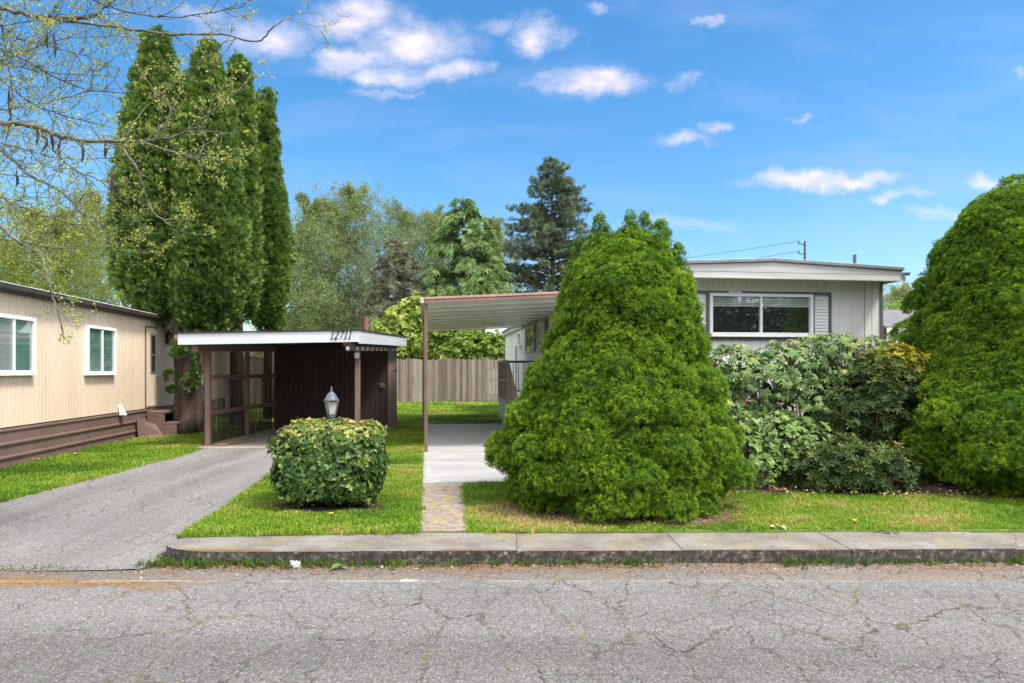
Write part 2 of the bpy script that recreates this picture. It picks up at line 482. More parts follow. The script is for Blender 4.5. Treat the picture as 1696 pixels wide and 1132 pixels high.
M['pad'] = pmat('pale_concrete', (.47, .46, .45), (.29, .28, .27), 1.3, .85, .25, (.6, 2.2, 1), fine=.4, lo=.3, hi=.72)
M['slab'] = pmat('carport_floor_concrete', (.40, .355, .32), (.28, .25, .225), 1.4, .85, .25, fine=.3)
m, nt, b = newmat('old_paver_path'); M['path'] = m; co = coords(nt)
col = ramp(nt, noise(nt, co, 9, 6, .7), [(.34, (.14, .105, .09)), (.5, (.25, .20, .175)), (.66, (.36, .31, .27))])
br = nd(nt, 'ShaderNodeTexBrick', {'Vector': co, 'Scale': 5.2, 'Color1': (1, 1, 1, 1), 'Color2': (1, 1, 1, 1), 'Mortar': (0, 0, 0, 1), 'Mortar Size': .012}, offset=0)
jm = math_(nt, 'MULTIPLY', math_(nt, 'SUBTRACT', 1.0, br.outputs[0]), ramp(nt, noise(nt, co, 7, 4), [(.42, 0), (.56, 1)]))
pm = ramp(nt, noise(nt, co, 6.3, 5, .7), [(.53, 0), (.60, .85)])
col = mix(nt, math_(nt, 'MAXIMUM', jm, pm), col, ramp(nt, noise(nt, co, 22, 3), [(.4, (.22, .17, .06)), (.6, (.36, .31, .09))]))
nt.links.new(col, b.inputs['Base Color']); b.inputs['Roughness'].default_value = .9; bump(nt, b, noise(nt, co, 40, 5, .7), .8, .01)

m, nt, b = newmat('lawn_soil'); M['lawn'] = m; co = coords(nt)
col = ramp(nt, noise(nt, co, 1.3, 7, .7), [(.30, (.085, .14, .018)), (.5, (.14, .22, .03)), (.66, (.24, .26, .055)), (.76, (.30, .24, .10))])
col = mix(nt, .7, col, ramp(nt, noise(nt, co, 60, 3, .7), [(.3, .35), (.65, 1)]), 'MULTIPLY')
nt.links.new(col, b.inputs['Base Color']); b.inputs['Roughness'].default_value = .95; bump(nt, b, noise(nt, co, 50, 4, .7), .8, .02)
M['soil'] = pmat('bark_mulch_soil', (.05, .033, .024), (.12, .08, .055), 16, .95, 1.0, fine=.5, bdist=.03)
M['drysoil'] = pmat('dry_needle_litter', (.20, .125, .07), (.13, .085, .05), 14, .95, .8, fine=.4, bdist=.02)
M['groundfar'] = pmat('far_ground', (.07, .11, .025), (.10, .13, .035), .3, .95, .3, fine=.3)

M['grass'] = leafmat('grass_blades', [(0, (.085, .165, .012)), (.4, (.165, .30, .018)), (.68, (.26, .37, .030)), (.85, (.40, .37, .09)), (1, (.50, .38, .16))], .5, .25, .35)
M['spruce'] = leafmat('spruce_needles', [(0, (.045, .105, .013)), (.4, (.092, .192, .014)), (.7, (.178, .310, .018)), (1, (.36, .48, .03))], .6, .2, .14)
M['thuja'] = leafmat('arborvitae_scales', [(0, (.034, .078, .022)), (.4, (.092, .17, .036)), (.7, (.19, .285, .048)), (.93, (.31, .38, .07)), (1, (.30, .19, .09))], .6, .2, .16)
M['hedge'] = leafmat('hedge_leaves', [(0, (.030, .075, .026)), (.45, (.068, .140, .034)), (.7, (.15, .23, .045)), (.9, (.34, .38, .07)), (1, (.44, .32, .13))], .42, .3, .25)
M['rhodo'] = leafmat('rhododendron_leaves', [(0, (.05, .095, .028)), (.4, (.12, .21, .065)), (.72, (.23, .33, .12)), (.88, (.38, .41, .10)), (1, (.47, .44, .13))], .5, .22, .2)
M['rosy'] = leafmat('pale_rosette_leaves', [(0, (.065, .125, .03)), (.5, (.145, .245, .06)), (1, (.28, .38, .12))], .55, .18, .15)
M['narrow'] = leafmat('narrow_dark_leaves', [(0, (.028, .055, .016)), (.5, (.065, .11, .026)), (.8, (.15, .185, .04)), (1, (.34, .27, .09))], .5, .2, .15)
M['yellowtop'] = leafmat('dark_to_yellow_leaves', [(0, (.028, .055, .016)), (.35, (.065, .105, .022)), (.6, (.12, .15, .024)), (.8, (.28, .26, .02)), (1, (.46, .37, .02))], .5, .2, .2)
M['bud'] = leafmat('spring_buds', [(0, (.22, .26, .05)), (.5, (.42, .47, .08)), (1, (.62, .64, .15))], .5, .3, .35)
M['alder'] = leafmat('spring_alder_leaves', [(0, (.12, .165, .06)), (.5, (.22, .28, .10)), (1, (.36, .41, .17))], .6, .2, .35)
M['birchleaf'] = leafmat('fresh_birch_leaves', [(0, (.12, .165, .03)), (.5, (.23, .28, .055)), (1, (.36, .39, .10))], .6, .2, .35)
M['deodar'] = leafmat('deodar_needles', [(0, (.065, .12, .03)), (.5, (.135, .22, .06)), (1, (.25, .34, .11))], .6, .2, .2)
M['fir'] = leafmat('grey_green_needles', [(0, (.055, .078, .045)), (.5, (.11, .145, .085)), (1, (.21, .25, .155))], .6, .2, .2)
M['greyfir'] = leafmat('grey_brown_needles', [(0, (.07, .078, .05)), (.5, (.13, .135, .09)), (1, (.22, .215, .155))], .7, .2, .15)
M['lilac'] = leafmat('yellow_green_blossom', [(0, (.10, .17, .02)), (.5, (.21, .29, .04)), (.7, (.40, .45, .08)), (1, (.66, .66, .34))], .5, .3, .3)
M['lush'] = leafmat('lush_shrub_leaves', [(0, (.08, .15, .02)), (.5, (.17, .26, .035)), (1, (.33, .40, .06))], .5, .3, .3)
M['litter'] = leafmat('dry_leaf_litter', [(0, (.10, .05, .025)), (.5, (.26, .15, .075)), (.85, (.42, .30, .17)), (1, (.62, .54, .40))], .8, .2, .1)
M['weed'] = leafmat('gutter_weeds', [(0, (.035, .075, .01)), (.6, (.09, .16, .02)), (1, (.20, .26, .05))], .5, .25, .3)
M['red'] = pmat('red_petals', (.55, .02, .03), (.42, .02, .03), 8, .5)
M['yellow'] = pmat('yellow_petals', (.75, .55, .02), (.65, .45, .02), 8, .5)
M['pod'] = pmat('dark_dry_pod', (.055, .042, .05), (.085, .065, .06), 8, .8, .3)
M['corr'] = None
m, nt, b = newmat('smoky_corrugated_plastic'); M['corr'] = m
tr = nd(nt, 'ShaderNodeBsdfTransparent', {'Color': (.55, .56, .48, 1)})
gl = nd(nt, 'ShaderNodeBsdfGlossy', {'Color': (.8, .8, .75, 1), 'Roughness': .12})
nt.links.new(ramp(nt, noise(nt, coords(nt, (1, 7, .25)), 2.2, 4, .6), [(.38, (.018, .017, .013)), (.54, (.07, .067, .05)), (.66, (.28, .27, .20))]), b.inputs['Base Color']); b.inputs['Roughness'].default_value = .25
x1 = nd(nt, 'ShaderNodeMixShader', {0: .42, 1: b.outputs[0], 2: tr.outputs[0]})
nt.links.new(x1.outputs[0], nt.nodes['Material Output'].inputs[0])

# ================================================================ SETTING
def structure(name, mb, mat, **k):
    return tag(mb.build(name, mat, **k), kind='structure')


g = MB(); g.add([(-400, -120, -.30), (400, -120, -.30), (400, 620, -.30), (-400, 620, -.30)], [(0, 1, 2, 3)])
structure('ground', g, M['groundfar'])
DL = [(-9.2, 5.62), (-7.6, 6.05), (-6.3, 6.75), (-5.72, 7.3), (-5.64, 8.5), (-5.6, 9.8), (-5.67, 11.7), (-5.74, 12.75)]     # driveway, left edge
DR = [(-2.95, 5.62), (-2.97, 6.05), (-3.05, 7.0), (-3.2, 8.1), (-3.38, 9.3), (-3.5, 10.3), (-3.6, 11.6), (-3.68, 12.75)]   # driveway, right edge
def kb(x): return 5.99 + min((x + 2.9) * .08, .17) + max(0, x + .8) * .008
lawn = [(70, kb(70)), (70, 130), (-70, 130), (-70, 5.62)] + DL + DR[:0:-1] + [(x, kb(x) + .004) for x in (-2.9, -2.2, -1.5, -.8, 2, 8, 24)]
structure('lawn', MB().poly(lawn, 0, .28), M['lawn'])
g = MB(); g.add([(-60, -16, -.12), (60, -16, -.12), (60, 5.75, -.12), (-60, 5.75, -.12)], [(0, 1, 2, 3)])
structure('road', g, M['road'])


def lerp_poly(P, y):
    for a, b_ in zip(P, P[1:]):
        if a[1] <= y <= b_[1]:
            t = (y - a[1]) / (b_[1] - a[1]); return a[0] + (b_[0] - a[0]) * t
    return P[0][0] if y < P[0][1] else P[-1][0]


g = MB(); ys = [5.38, 5.62, 6.05, 6.5, 7.0, 7.5, 8.1, 8.6, 9.3, 10.3, 11.6, 12.78]; n = 24
for i, y in enumerate(ys):
    xl, xr = lerp_poly(DL, y) - .02, lerp_poly(DR, y) + .03
    z = -.113 + .123 * (lambda t: t * t * (3 - 2 * t))(min(max((y - 5.4) / 3.1, 0), 1))
    for k in range(n + 1):
        u = k / n
        g.v.append((xl + (xr - xl) * u, y + .03 * math.sin(u * 19 + i), z + .006 * math.sin(u * 9 + y * 2)))
for i in range(len(ys) - 1):
    for k in range(n):
        a = i * (n + 1) + k; g.f.append((a, a + 1, a + n + 2, a + n + 1)); g.mi.append(0)
structure('driveway', g, M['drive'], smooth=True)


def kf(x): return 5.52 + .0125 * (x + 2.9) + .014 * math.sin(x * 1.7) * .5
def kb(x): return 5.99 + min((x + 2.9) * .08, .17) + max(0, x + .8) * .008


g = MB(); J = [-2.93, -1.3, .04, 1.4, 2.78, 4.15, 5.5, 6.9, 8.3, 9.7, 11.1, 12.5, 13.9, 15.3, 16.7, 18.1, 24]
for i, (a, b_) in enumerate(zip(J, J[1:])):
    b2 = b_ - .004; ns = 8
    xs = [a + (b2 - a) * k / ns for k in range(ns + 1)]
    if i == 0:      # rounded end at the driveway
        out = [(a + .55 - .55 * math.cos(t), kf(a) + .30 - .30 * math.sin(t)) for t in [k * math.pi / 2 / 7 for k in range(8)]]
        out += [(x, kf(x)) for x in xs if x > a + .6] + [(x, kb(x)) for x in reversed(xs) if x > a + .1] + [(a + .06, kb(a)), (a + .01, kb(a) - .07)]
    else:
        out = [(x, kf(x)) for x in xs] + [(x, kb(x)) for x in reversed(xs)]
    g.poly(out, -.012 + .004 * math.sin(i * 2.1), .15)
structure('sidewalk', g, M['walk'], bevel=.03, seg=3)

AX = Vector((-.1254, .9921, 0)); PX = Vector((.9921, .1254, 0))     # the right-hand home's axis and its front
def ho(off, Y): return (off - .1264 * Y, Y)                          # ground point at a given offset from that axis
g = MB(); pts = [ho(-.04, 8.77), ho(3.06, 9.2), ho(3.06, 18.8), ho(-.04, 18.4)]
g.poly(pts, .022, .2)
structure('parking_pad', g, M['pad'], bevel=.012)
g = MB()
for (y0, y1) in ((10.32, 10.52), (16.75, 17.1)):
    g.poly([(-2.92, y0), (-.05 - .1264 * y0, y0), (-.05 - .1264 * y1, y1), (-2.92, y1)], .010, .1)
structure('path_strip', g, M['slab'])
structure('path', MB().poly([(-.84, 6.165), (-.40, 6.175), (-.62, 8.8), (-1.15, 8.76)], .008, .1), M['path'])
structure('shed_floor', MB().poly([(-5.95, 12.72), (-2.9, 12.78), (-2.95, 18.2), (-5.9, 18.2)], .018, .12), M['slab'])


def blob(cx, cy, rx, ry, seed, n=40, amp=.13):
    r = random.Random(seed); ph = [r.uniform(0, 6.28) for _ in range(4)]
    return [(cx + rx * (1 + amp * sum(math.sin((j + 2) * t + ph[j]) for j in range(4)) / 2) * math.cos(t), cy + ry * (1 + amp * sum(math.sin((j + 2) * t + ph[j]) for j in range(4)) / 2) * math.sin(t)) for t in [2 * math.pi * k / n for k in range(n)]]


def mound(name, pts, h, mat, z0=.004):
    """low heap of soil with real height"""
    cx = sum(p[0] for p in pts) / len(pts); cy = sum(p[1] for p in pts) / len(pts); g = MB(); n = len(pts); rings = 6
    for k in range(rings):
        u = 1 - k / rings
        for p in pts:
            q = (cx + (p[0] - cx) * u, cy + (p[1] - cy) * u)
            g.v.append((q[0], q[1], z0 + h * (1 - u * u) + (.012 * math.sin(q[0] * 23) * math.sin(q[1] * 19) if k else 0)))
    g.v.append((cx, cy, z0 + h))
    for k in range(rings - 1):
        for i in range(n):
            j = (i + 1) % n; a = k * n
            g.f.append((a + i, a + j, a + n + j, a + n + i)); g.mi.append(0)
    for i in range(n): g.f.append(((rings - 1) * n + i, (rings - 1) * n + (i + 1) % n, rings * n)); g.mi.append(0)
    return structure(name, g, mat, smooth=True)


mound('soil', blob(-1.95, 7.36, .64, .56, 3), .03, M['soil'])
mound('soil', blob(1.22, 7.35, 1.35, 1.05, 5, amp=.08), .05, M['drysoil'], .005)
bed = [(2.1, 8.15), (3.0, 7.98), (4.0, 7.92), (5.0, 7.75), (6.2, 7.45), (7.6, 7.3), (9.2, 7.6), (9.5, 10.2), (6.3, 10.6), (5.9, 10.4), (2.2, 9.9), (2.0, 9.2)]
mound('soil', [(x + .06 * math.sin(i * 3), y) for i, (x, y) in enumerate(sum([[a, ((a[0] + b_[0]) / 2, (a[1] + b_[1]) / 2 + .05)] for a, b_ in zip(bed, bed[1:] + bed[:1])], []))], .07, M['soil'], .006)

# distant wooded hills
g = MB(); n = 60
for k in range(n + 1):
    x = -330 + 660 * k / n; h = 14 + 9 * math.sin(k * .31) + 5 * math.sin(k * .83 + 1) + (10 if x > 80 else 0)
    g.v += [(x, 300, -1), (x, 330, h * .6), (x, 400, h), (x, 480, -1)]
for k in range(n):
    for j in range(3):
        a = k * 4 + j; g.f.append((a, a + 4, a + 5, a + 1)); g.mi.append(0)
structure('hills', g, pmat('wooded_hillside', (.05, .075, .05), (.09, .12, .085), .12, .95, 1, bdist=2), smooth=True)

# ================================================================ HOUSE PARTS
def ribbed(mb, u0, u1, z0, z1, pitch, depth, groove=.22, y=0.0, hole=()):
    """vertical-groove siding facing -y in local (u, y, z)"""
    us = [u0]
    k = math.ceil(u0 / pitch)
    xs = []
    while k * pitch < u1 - 1e-6:
        c = k * pitch
        if c > u0 + pitch * .3 and c < u1 - pitch * .3:
            w = pitch * groove / 2; xs += [(c - w, 0), (c - w * .5, depth), (c + w * .5, depth), (c + w, 0)]
        k += 1
    prof = [(u0, 0)] + xs + [(u1, 0)]
    b0 = len(mb.v)
    for (u, d) in prof: mb.v += [(u, y + d, z0), (u, y + d, z1)]
    for i in range(len(prof) - 1):
        a = b0 + i * 2; mb.f.append((a, a + 2, a + 3, a + 1)); mb.mi.append(0)


def slider_window(root, Mx, u0, u1, z0, z1, split, fr=.05, sash='white', blind='teal', frame='white', slats=True, dark=None):
    """window > pane, blind in local wall coordinates (y < 0 is outdoors)"""
    g = MB(Mx)
    for (a, b_, c, d) in ((u0, u1, z1 - fr, z1), (u0, u1, z0, z0 + fr), (u0, u0 + fr, z0 + fr, z1 - fr), (u1 - fr, u1, z0 + fr, z1 - fr)):
        g.box(a, b_, -.075, .0, c, d)
    for sx in split: g.box(sx - fr * .45, sx + fr * .45, -.062, -.004, z0 + fr, z1 - fr)
    g.box(u0 - .012, u1 + .012, -.09, -.001, z0 - .022, z0 - .001)
    w = g.build('window', M[frame], root, bevel=.004)
    e = [u0 + fr] + [s for s in split] + [u1 - fr]
    for i, (a, b_) in enumerate(zip(e, e[1:])):
        a2 = a + (fr * .45 if i else 0); b2 = b_ - (fr * .45 if i < len(e) - 2 else 0)
        yy = -.052 + .010 * (i % 2)
        MB(Mx).box(a2, b2, yy, yy + .006, z0 + fr, z1 - fr).build('pane', M['glass'], w)
        if blind:
            bl = MB(Mx); zb = z0 + fr if slats is True else z1 - fr - slats; z = z1 - fr - .015
            while z > zb:
                bl.add([(a2 + .004, -.016, z), (b2 - .004, -.016, z), (b2 - .004, -.032, z - .024), (a2 + .004, -.032, z - .024)], [(0, 1, 2, 3)]); z -= .027
            bl.build('blind', M[blind if not dark or i != 0 else dark], w)
    MB(Mx).box(u0 + .01, u1 - .01, -.012, -.004, z0 + .01, z1 - .01).build('room_shade', M['room'], w)
    return w


# ---------------------------------------------------------------- tan home on the left
LH0 = Vector((-7.45, 9.94, 0)); LA = Vector((-.1290, .9916, 0)); LP = Vector((-.9916, -.1290, 0))
def lh_mat():     # local u runs along the wall (away from the street), y into the house
    return Matrix(((LA.x, LP.x, 0, LH0.x), (LA.y, LP.y, 0, LH0.y), (0, 0, 1, 0), (0, 0, 0, 1)))


LM = lh_mat(); U0, U1, LD = -1.7, 12.6, 4.2
def lu(px):       # wall coordinate seen at photo column px
    k = (px - 848) / F
    return (k * LH0.y - LH0.x) / (LA.x - k * LA.y)
def lz(px, py):
    return EYE - (py - HZ) / F * (LH0.y + LA.y * lu(px))


home = empty('mobile_home', tuple(LH0), 'tan mobile home with grooved siding, brown skirting and teal blinds behind white windows', 'mobile home')
g = MB(LM); ribbed(g, U0, U1, .62, 2.62, .105, .012)
g.box(U0, U1, .02, LD, .62, 2.62)
g.build('wall', M['tan'], home)
g = MB(LM); prof = [(.0, .60)]; z = .60
g.v = []; pr = [(.015, .60), (-.02, .585), (-.02, .56), (.0, .55), (.0, .40), (-.03, .385), (-.03, .36), (.0, .345), (.0, .20), (-.03, .185), (-.03, .16), (0, .145), (0, .0)]
for (y, z) in pr: g.v += [(U0, y, z), (U1, y, z)]
for i in range(len(pr) - 1): g.f.append((i * 2, i * 2 + 2, i * 2 + 3, i * 2 + 1)); g.mi.append(0)
g.box(U0, U1, .03, LD, 0, .60)
g.build('skirting', M['skirt'], home)
g = MB(LM)
g.hexa([(U0 - .15, -.16, 2.70), (U1 + .1, -.16, 2.70), (U1 + .1, LD / 2, 2.70), (U0 - .15, LD / 2, 2.70)], [(U0 - .15, -.14, 2.735), (U1 + .1, -.14, 2.735), (U1 + .1, LD / 2, 2.90), (U0 - .15, LD / 2, 2.90)])
g.hexa([(U0 - .15, LD / 2 + .003, 2.70), (U1 + .1, LD / 2 + .003, 2.70), (U1 + .1, LD + .16, 2.70), (U0 - .15, LD + .16, 2.70)], [(U0 - .15, LD / 2 + .003, 2.90), (U1 + .1, LD / 2 + .003, 2.90), (U1 + .1, LD + .14, 2.735), (U0 - .15, LD + .14, 2.735)])
rf = g.build('roof', M['roofwhite'], home)
g = MB(LM); g.box(U0 - .15, U1 + .1, -.10, .3, 2.60, 2.697); g.box(U0 - .16, U1 + .11, -.21, -.165, 2.635, 2.715); g.box(U0 - .16, U1 + .11, -.165, -.102, 2.615, 2.65)
g.build('gutter', M['darkroof'], rf, bevel=.008)
ua, ub = lu(-30), lu(52)
slider_window(home, LM, ua, ub, lz(20, 620), lz(20, 523) - .0, [lu(17)], .055, dark='grey_blind')
slider_window(home, LM, lu(139), lu(187), lz(160, 620), lz(160, 541), [lu(165)], .055)
ud0, ud1 = lu(241), lu(258.5)
g = MB(LM); g.box(ud0, ud1, -.03, .02, .66, 2.42)
d = g.build('door', M['tan'], home, bevel=.006)
g = MB(LM)
for a in ((ud0 - .04, ud0 - .006, .64, 2.46), (ud1 + .006, ud1 + .035, .64, 2.46), (ud0 - .006, ud1 + .006, 2.425, 2.46)): g.box(a[0], a[1], -.022, .02, a[2], a[3])
g.build('door_frame', M['greydark'], d)
wu0, wu1 = lu(246.5), lu(255)
g = MB(LM)
for a in ((wu0, wu1, 2.24, 2.28), (wu0, wu1, 1.40, 1.44), (wu0, wu0 + .04, 1.44, 2.24), (wu1 - .04, wu1, 1.44, 2.24), (wu0 + .04, wu1 - .04, 1.80, 1.84)): g.box(a[0], a[1], -.045, -.03, a[2], a[3])
g.build('pane_frame', M['steel'], d)
MB(LM).box(wu0 + .04, wu1 - .04, -.038, -.0315, 1.44, 2.24).build('pane', M['room'], d)
hd = MB(LM).lathe([(.022, 0), (.022, .03), (.032, .04), (.032, .06), (.015, .07)], n=12).build('handle', M['steel'], d)
hd.data.transform(LM @ Matrix.Translation((ud1 - .07, -.03, 1.32)) @ Matrix.Rotation(rad(90), 4, 'X') @ LM.inverted())
g = MB(LM); uv = lu(198); zv = lz(198, 680)
g.hexa([(uv - .07, -.02, zv - .1), (uv + .07, -.02, zv - .1), (uv + .07, .0, zv + .13), (uv - .07, .0, zv + .13)], [(uv - .07, -.12, zv - .1), (uv + .07, -.12, zv - .1), (uv + .05, -.03, zv + .10), (uv - .05, -.03, zv + .10)])
g.build('dryer_vent', M['white'], home, bevel=.006)
ul = lu(276); zl = lz(276, 565)
g = MB(LM); g.box(ul - .10, ul + .10, -.03, 0, zl - .06, zl + .16); g.box(ul - .08, ul + .08, -.17, -.03, zl + .13, zl + .16)
for s_ in (-1, 1):
    for q in (-.16, -.05): g.box(ul + s_ * .07 - .008, ul + s_ * .07 + .008, q - .008, q + .008, zl - .1, zl + .13)
wl = g.build('wall_lamp', M['iron'], home)
MB(LM).box(ul - .055, ul + .055, -.145, -.055, zl - .09, zl + .12).build('lamp_glass', pmat('lantern_glass', (.45, .42, .36), (.35, .33, .28), 5, .2), wl)
# meter box far along the wall, mostly behind the tree
um = lu(330); zm = lz(330, 648)
g = MB(LM); g.box(um - .22, um + .22, -.16, 0, zm - .16, zm + .05); g.lathe([(.10, 0), (.10, .10), (.05, .13)], (um, -.09, zm + .05), 14); g.bar((um - .12, -.1, zm - .16), (um - .12, -.05, .6), .05)
g.build('meter_box', M['steel'], home, bevel=.008)

# concrete entry steps by its door
st = empty('entry_steps', tuple(LM @ Vector((ud0 + .5, -.3, 0))), 'brownish open-sided entry steps below the tan home\'s side door', 'steps')
g = MB(LM); q = ud0 - .05
g.box(q, q + 1.05, -.42, -.05, .50, .56); g.box(q, q + 1.05, -.66, -.36, .26, .31)
for uu in (q, q + .97):
    g.hexa([(uu, -.40, 0), (uu + .08, -.40, 0), (uu + .08, -.05, 0), (uu, -.05, 0)], [(uu, -.40, .497), (uu + .08, -.40, .497), (uu + .08, -.05, .497), (uu, -.05, .497)])
    g.hexa([(uu, -.66, 0), (uu + .08, -.66, 0), (uu + .08, -.403, 0), (uu, -.403, 0)], [(uu, -.66, .257), (uu + .08, -.66, .257), (uu + .08, -.403, .257), (uu, -.403, .257)])
g.build('tread', M['skirt'], st, bevel=.008)
pn = MB(LM); q0, q1 = ud0 - .6, ud0 - .1
pn.hexa([(q0, -.10, .02), (q1, -.42, .02), (q1, -.40, .02), (q0, -.08, .02)], [(q0, -.06, .46), (q1, -.24, .30), (q1, -.22, .30), (q0, -.04, .46)])
tag(pn.build('loose_panel', M['skirt'], bevel=.004), 'loose brown skirting panel leaning beside the entry steps of the tan home', 'panel')

# ---------------------------------------------------------------- grey home on the right
H0 = Vector((1.80, 10.1, 0)); W = 3.97; LEN = 16.5
HM = Matrix(((PX.x, AX.x, 0, H0.x), (PX.y, AX.y, 0, H0.y), (0, 0, 1, 0), (0, 0, 0, 1)))       # front: u right, y into the house
SM = Matrix(((-AX.x, PX.x, 0, H0.x), (-AX.y, PX.y, 0, H0.y), (0, 0, 1, 0), (0, 0, 0, 1)))     # left side: u toward the street, y into the house
def hu(px):
    k = (px - 848) / F
    return (k * H0.y - H0.x) / (PX.x - k * PX.y)
def su(px):
    k = (px - 848) / F
    return (k * H0.y - H0.x) / (-AX.x + k * AX.y)


ghome = empty('mobile_home', tuple(H0), 'pale grey mobile home with low gable fascia and wide front window above the rhododendrons', 'mobile home')
g = MB(HM); ribbed(g, 0, W, .45, 2.86, .152, .008, .16)
b0 = MB(SM); ribbed(b0, -LEN, 0, .45, 2.94, .203, .010, .14)
g.v = [tuple(HM @ Vector(v)) for v in g.v]; g.M = None
g.add([tuple(SM @ Vector(v)) for v in b0.v], b0.f)
i2 = MB(HM).box(.02, W - .0, .02, LEN, .3, 2.93)
g.add([tuple(HM @ Vector(v)) for v in i2.v], i2.f)
g.build('wall', M['greywall'], ghome)
g = MB(HM); zs = [.0, .22, .43]
g.box(-.004, W + .004, -.006, LEN, 0, .44)
g.build('skirting', M['greyfascia'], ghome)
OV = .38
g = MB(HM); xl, xr, xm = -.10, W + .08, W / 2
for (a, b_, za, zb) in ((xl, xm, 2.955, 3.05), (xm + .002, xr, 3.05, 2.955)):
    g.hexa([(a, -OV - .03, za), (b_, -OV - .03, zb), (b_, LEN + .25, zb), (a, LEN + .25, za)], [(a, -OV - .03, za + .05), (b_, -OV - .03, zb + .05), (b_, LEN + .25, zb + .05), (a, LEN + .25, za + .05)])
rf = g.build('roof', M['metalroof'], ghome, bevel=.006)
g = MB(HM)
for (z0, z1, y) in ((2.795, 2.815, -OV - .02), (2.815, 2.885, -OV), (2.885, 2.892, -OV + .012), (2.892, 2.953, -OV)):
    g.box(xl + .02, xr - .02, y, y + .04, z0, z1)
g.add([(xl + .02, -OV, 2.953), (xr - .02, -OV, 2.953), (xm, -OV, 3.048), (xl + .02, -OV + .04, 2.953), (xr - .02, -OV + .04, 2.953), (xm, -OV + .04, 3.048)], [(0, 1, 2), (5, 4, 3), (0, 2, 5, 3), (2, 1, 4, 5), (1, 0, 3, 4)])
g.box(xl + .02, xl + .05, -OV + .042, LEN + .2, 2.80, 2.953); g.box(xr - .05, xr - .02, -OV + .042, LEN + .2, 2.80, 2.953)
g.build('fascia', M['greyfascia'], rf)
MB(HM).box(xl + .052, xr - .052, -OV + .043, LEN + .15, 2.825, 2.845).build('soffit', M['greywall'], rf)
for q in ((W - .03, W + .012), (-.012, .03)): MB(HM).box(q[0], q[1], -.016, .05, .45, 2.82).build('corner_trim', M['greydark'], ghome)
MB(SM).box(-LEN - .012, -LEN + .05, -.016, .04, .45, 2.93).build('corner_trim', M['greydark'], ghome)
MB(HM).box(hu(1432) - .004, hu(1432) + .004, -.003, .012, .45, 2.82).build('panel_seam', M['greydark'], ghome)
g = MB(HM); bx = [(xr - .02, xr + .10, -OV - .01, -OV + .02, 2.885, 2.905), (xr + .01, xr + .10, -OV - .03, -OV + .04, 2.91, 2.928), (xr - .02, xr + .02, -OV - .02, -OV + .03, 2.80, 2.92)]
for q in bx: g.box(*q)
g.build('gutter_bracket', M['steel'], rf)
g = MB(HM); up = 3.72; g.tube([(up, .3, 2.9), (up, .3, 3.2)], .022, 12); g.tube([(up, .3, 3.19), (up, .3, 3.30)], .027, 12)
g.build('vent_pipe', M['greydark'], rf, smooth=False)
# front window with its dark surround and shutters
wz0, wz1 = 1.985, 2.615; wa, wb = hu(1173), hu(1343)
slider_window(ghome, HM, wa, wb, wz0, wz1, [hu(1258)], .045, blind='white', slats=.13)
g = MB(HM); ba, bb = wa - .335, wb + .315
for q in ((ba, bb, wz1 + .002, wz1 + .038), (ba, bb, wz0 - .062, wz0 - .025), (ba, ba + .035, wz0 - .023, wz1), (bb - .035, bb, wz0 - .023, wz1), (wa - .040, wa - .003, wz0 - .023, wz1), (wb + .003, wb + .040, wz0 - .023, wz1)):
    g.box(q[0], q[1], -.040, .012, q[2], q[3])
g.build('window_surround', M['greydark'], ghome)
for (a, b_) in ((ba + .037, wa - .042), (wb + .042, bb - .037)):
    g = MB(HM); z = wz0 - .02
    while z < wz1 - .03:
        g.hexa([(a, -.022, z), (b_, -.022, z), (b_, .005, z), (a, .005, z)], [(a, -.008, z + .046), (b_, -.008, z + .046), (b_, .005, z + .046), (a, .005, z + .046)]); z += .048
    g.build('shutter', M['white'], ghome)
MB(HM).box(hu(1205), hu(1226), -.05, -.029, wz1 + .012, wz1 + .03).build('awning_clip', M['white'], ghome)
# windows on its side wall, under the canopy
for (pa, pb, z0, z1) in ((874, 886.5, 2.02, 2.74), (893.5, 903.5, 2.02, 2.74)):
    a, b_ = su(pa), su(pb)
    slider_window(ghome, SM, a, b_, z0, z1, [(a + b_) / 2], .05, blind=None)
    for (c, d_) in ((a - .36, a - .04), (b_ + .04, b_ + .36)):
        g = MB(SM); g.box(c, d_, -.03, .004, z0 - .02, z1 + .03)
        zz = z0 + .03
        while zz < z1 - .02: g.box(c + .03, d_ - .03, -.042, -.031, zz, zz + .03); zz += .05
        g.build('shutter', M['greydark'], ghome)
a, b_ = su(860), su(864.7)
slider_window(ghome, SM, a, b_, 2.28, 2.72, [], .05, blind=None)
g = MB(SM); q = su(857); g.tube([(q - .25, -.03, 2.28), (q, -.05, 2.28), (q, -.05, .5)], .018, 8)
g.build('conduit', M['iron'], ghome)

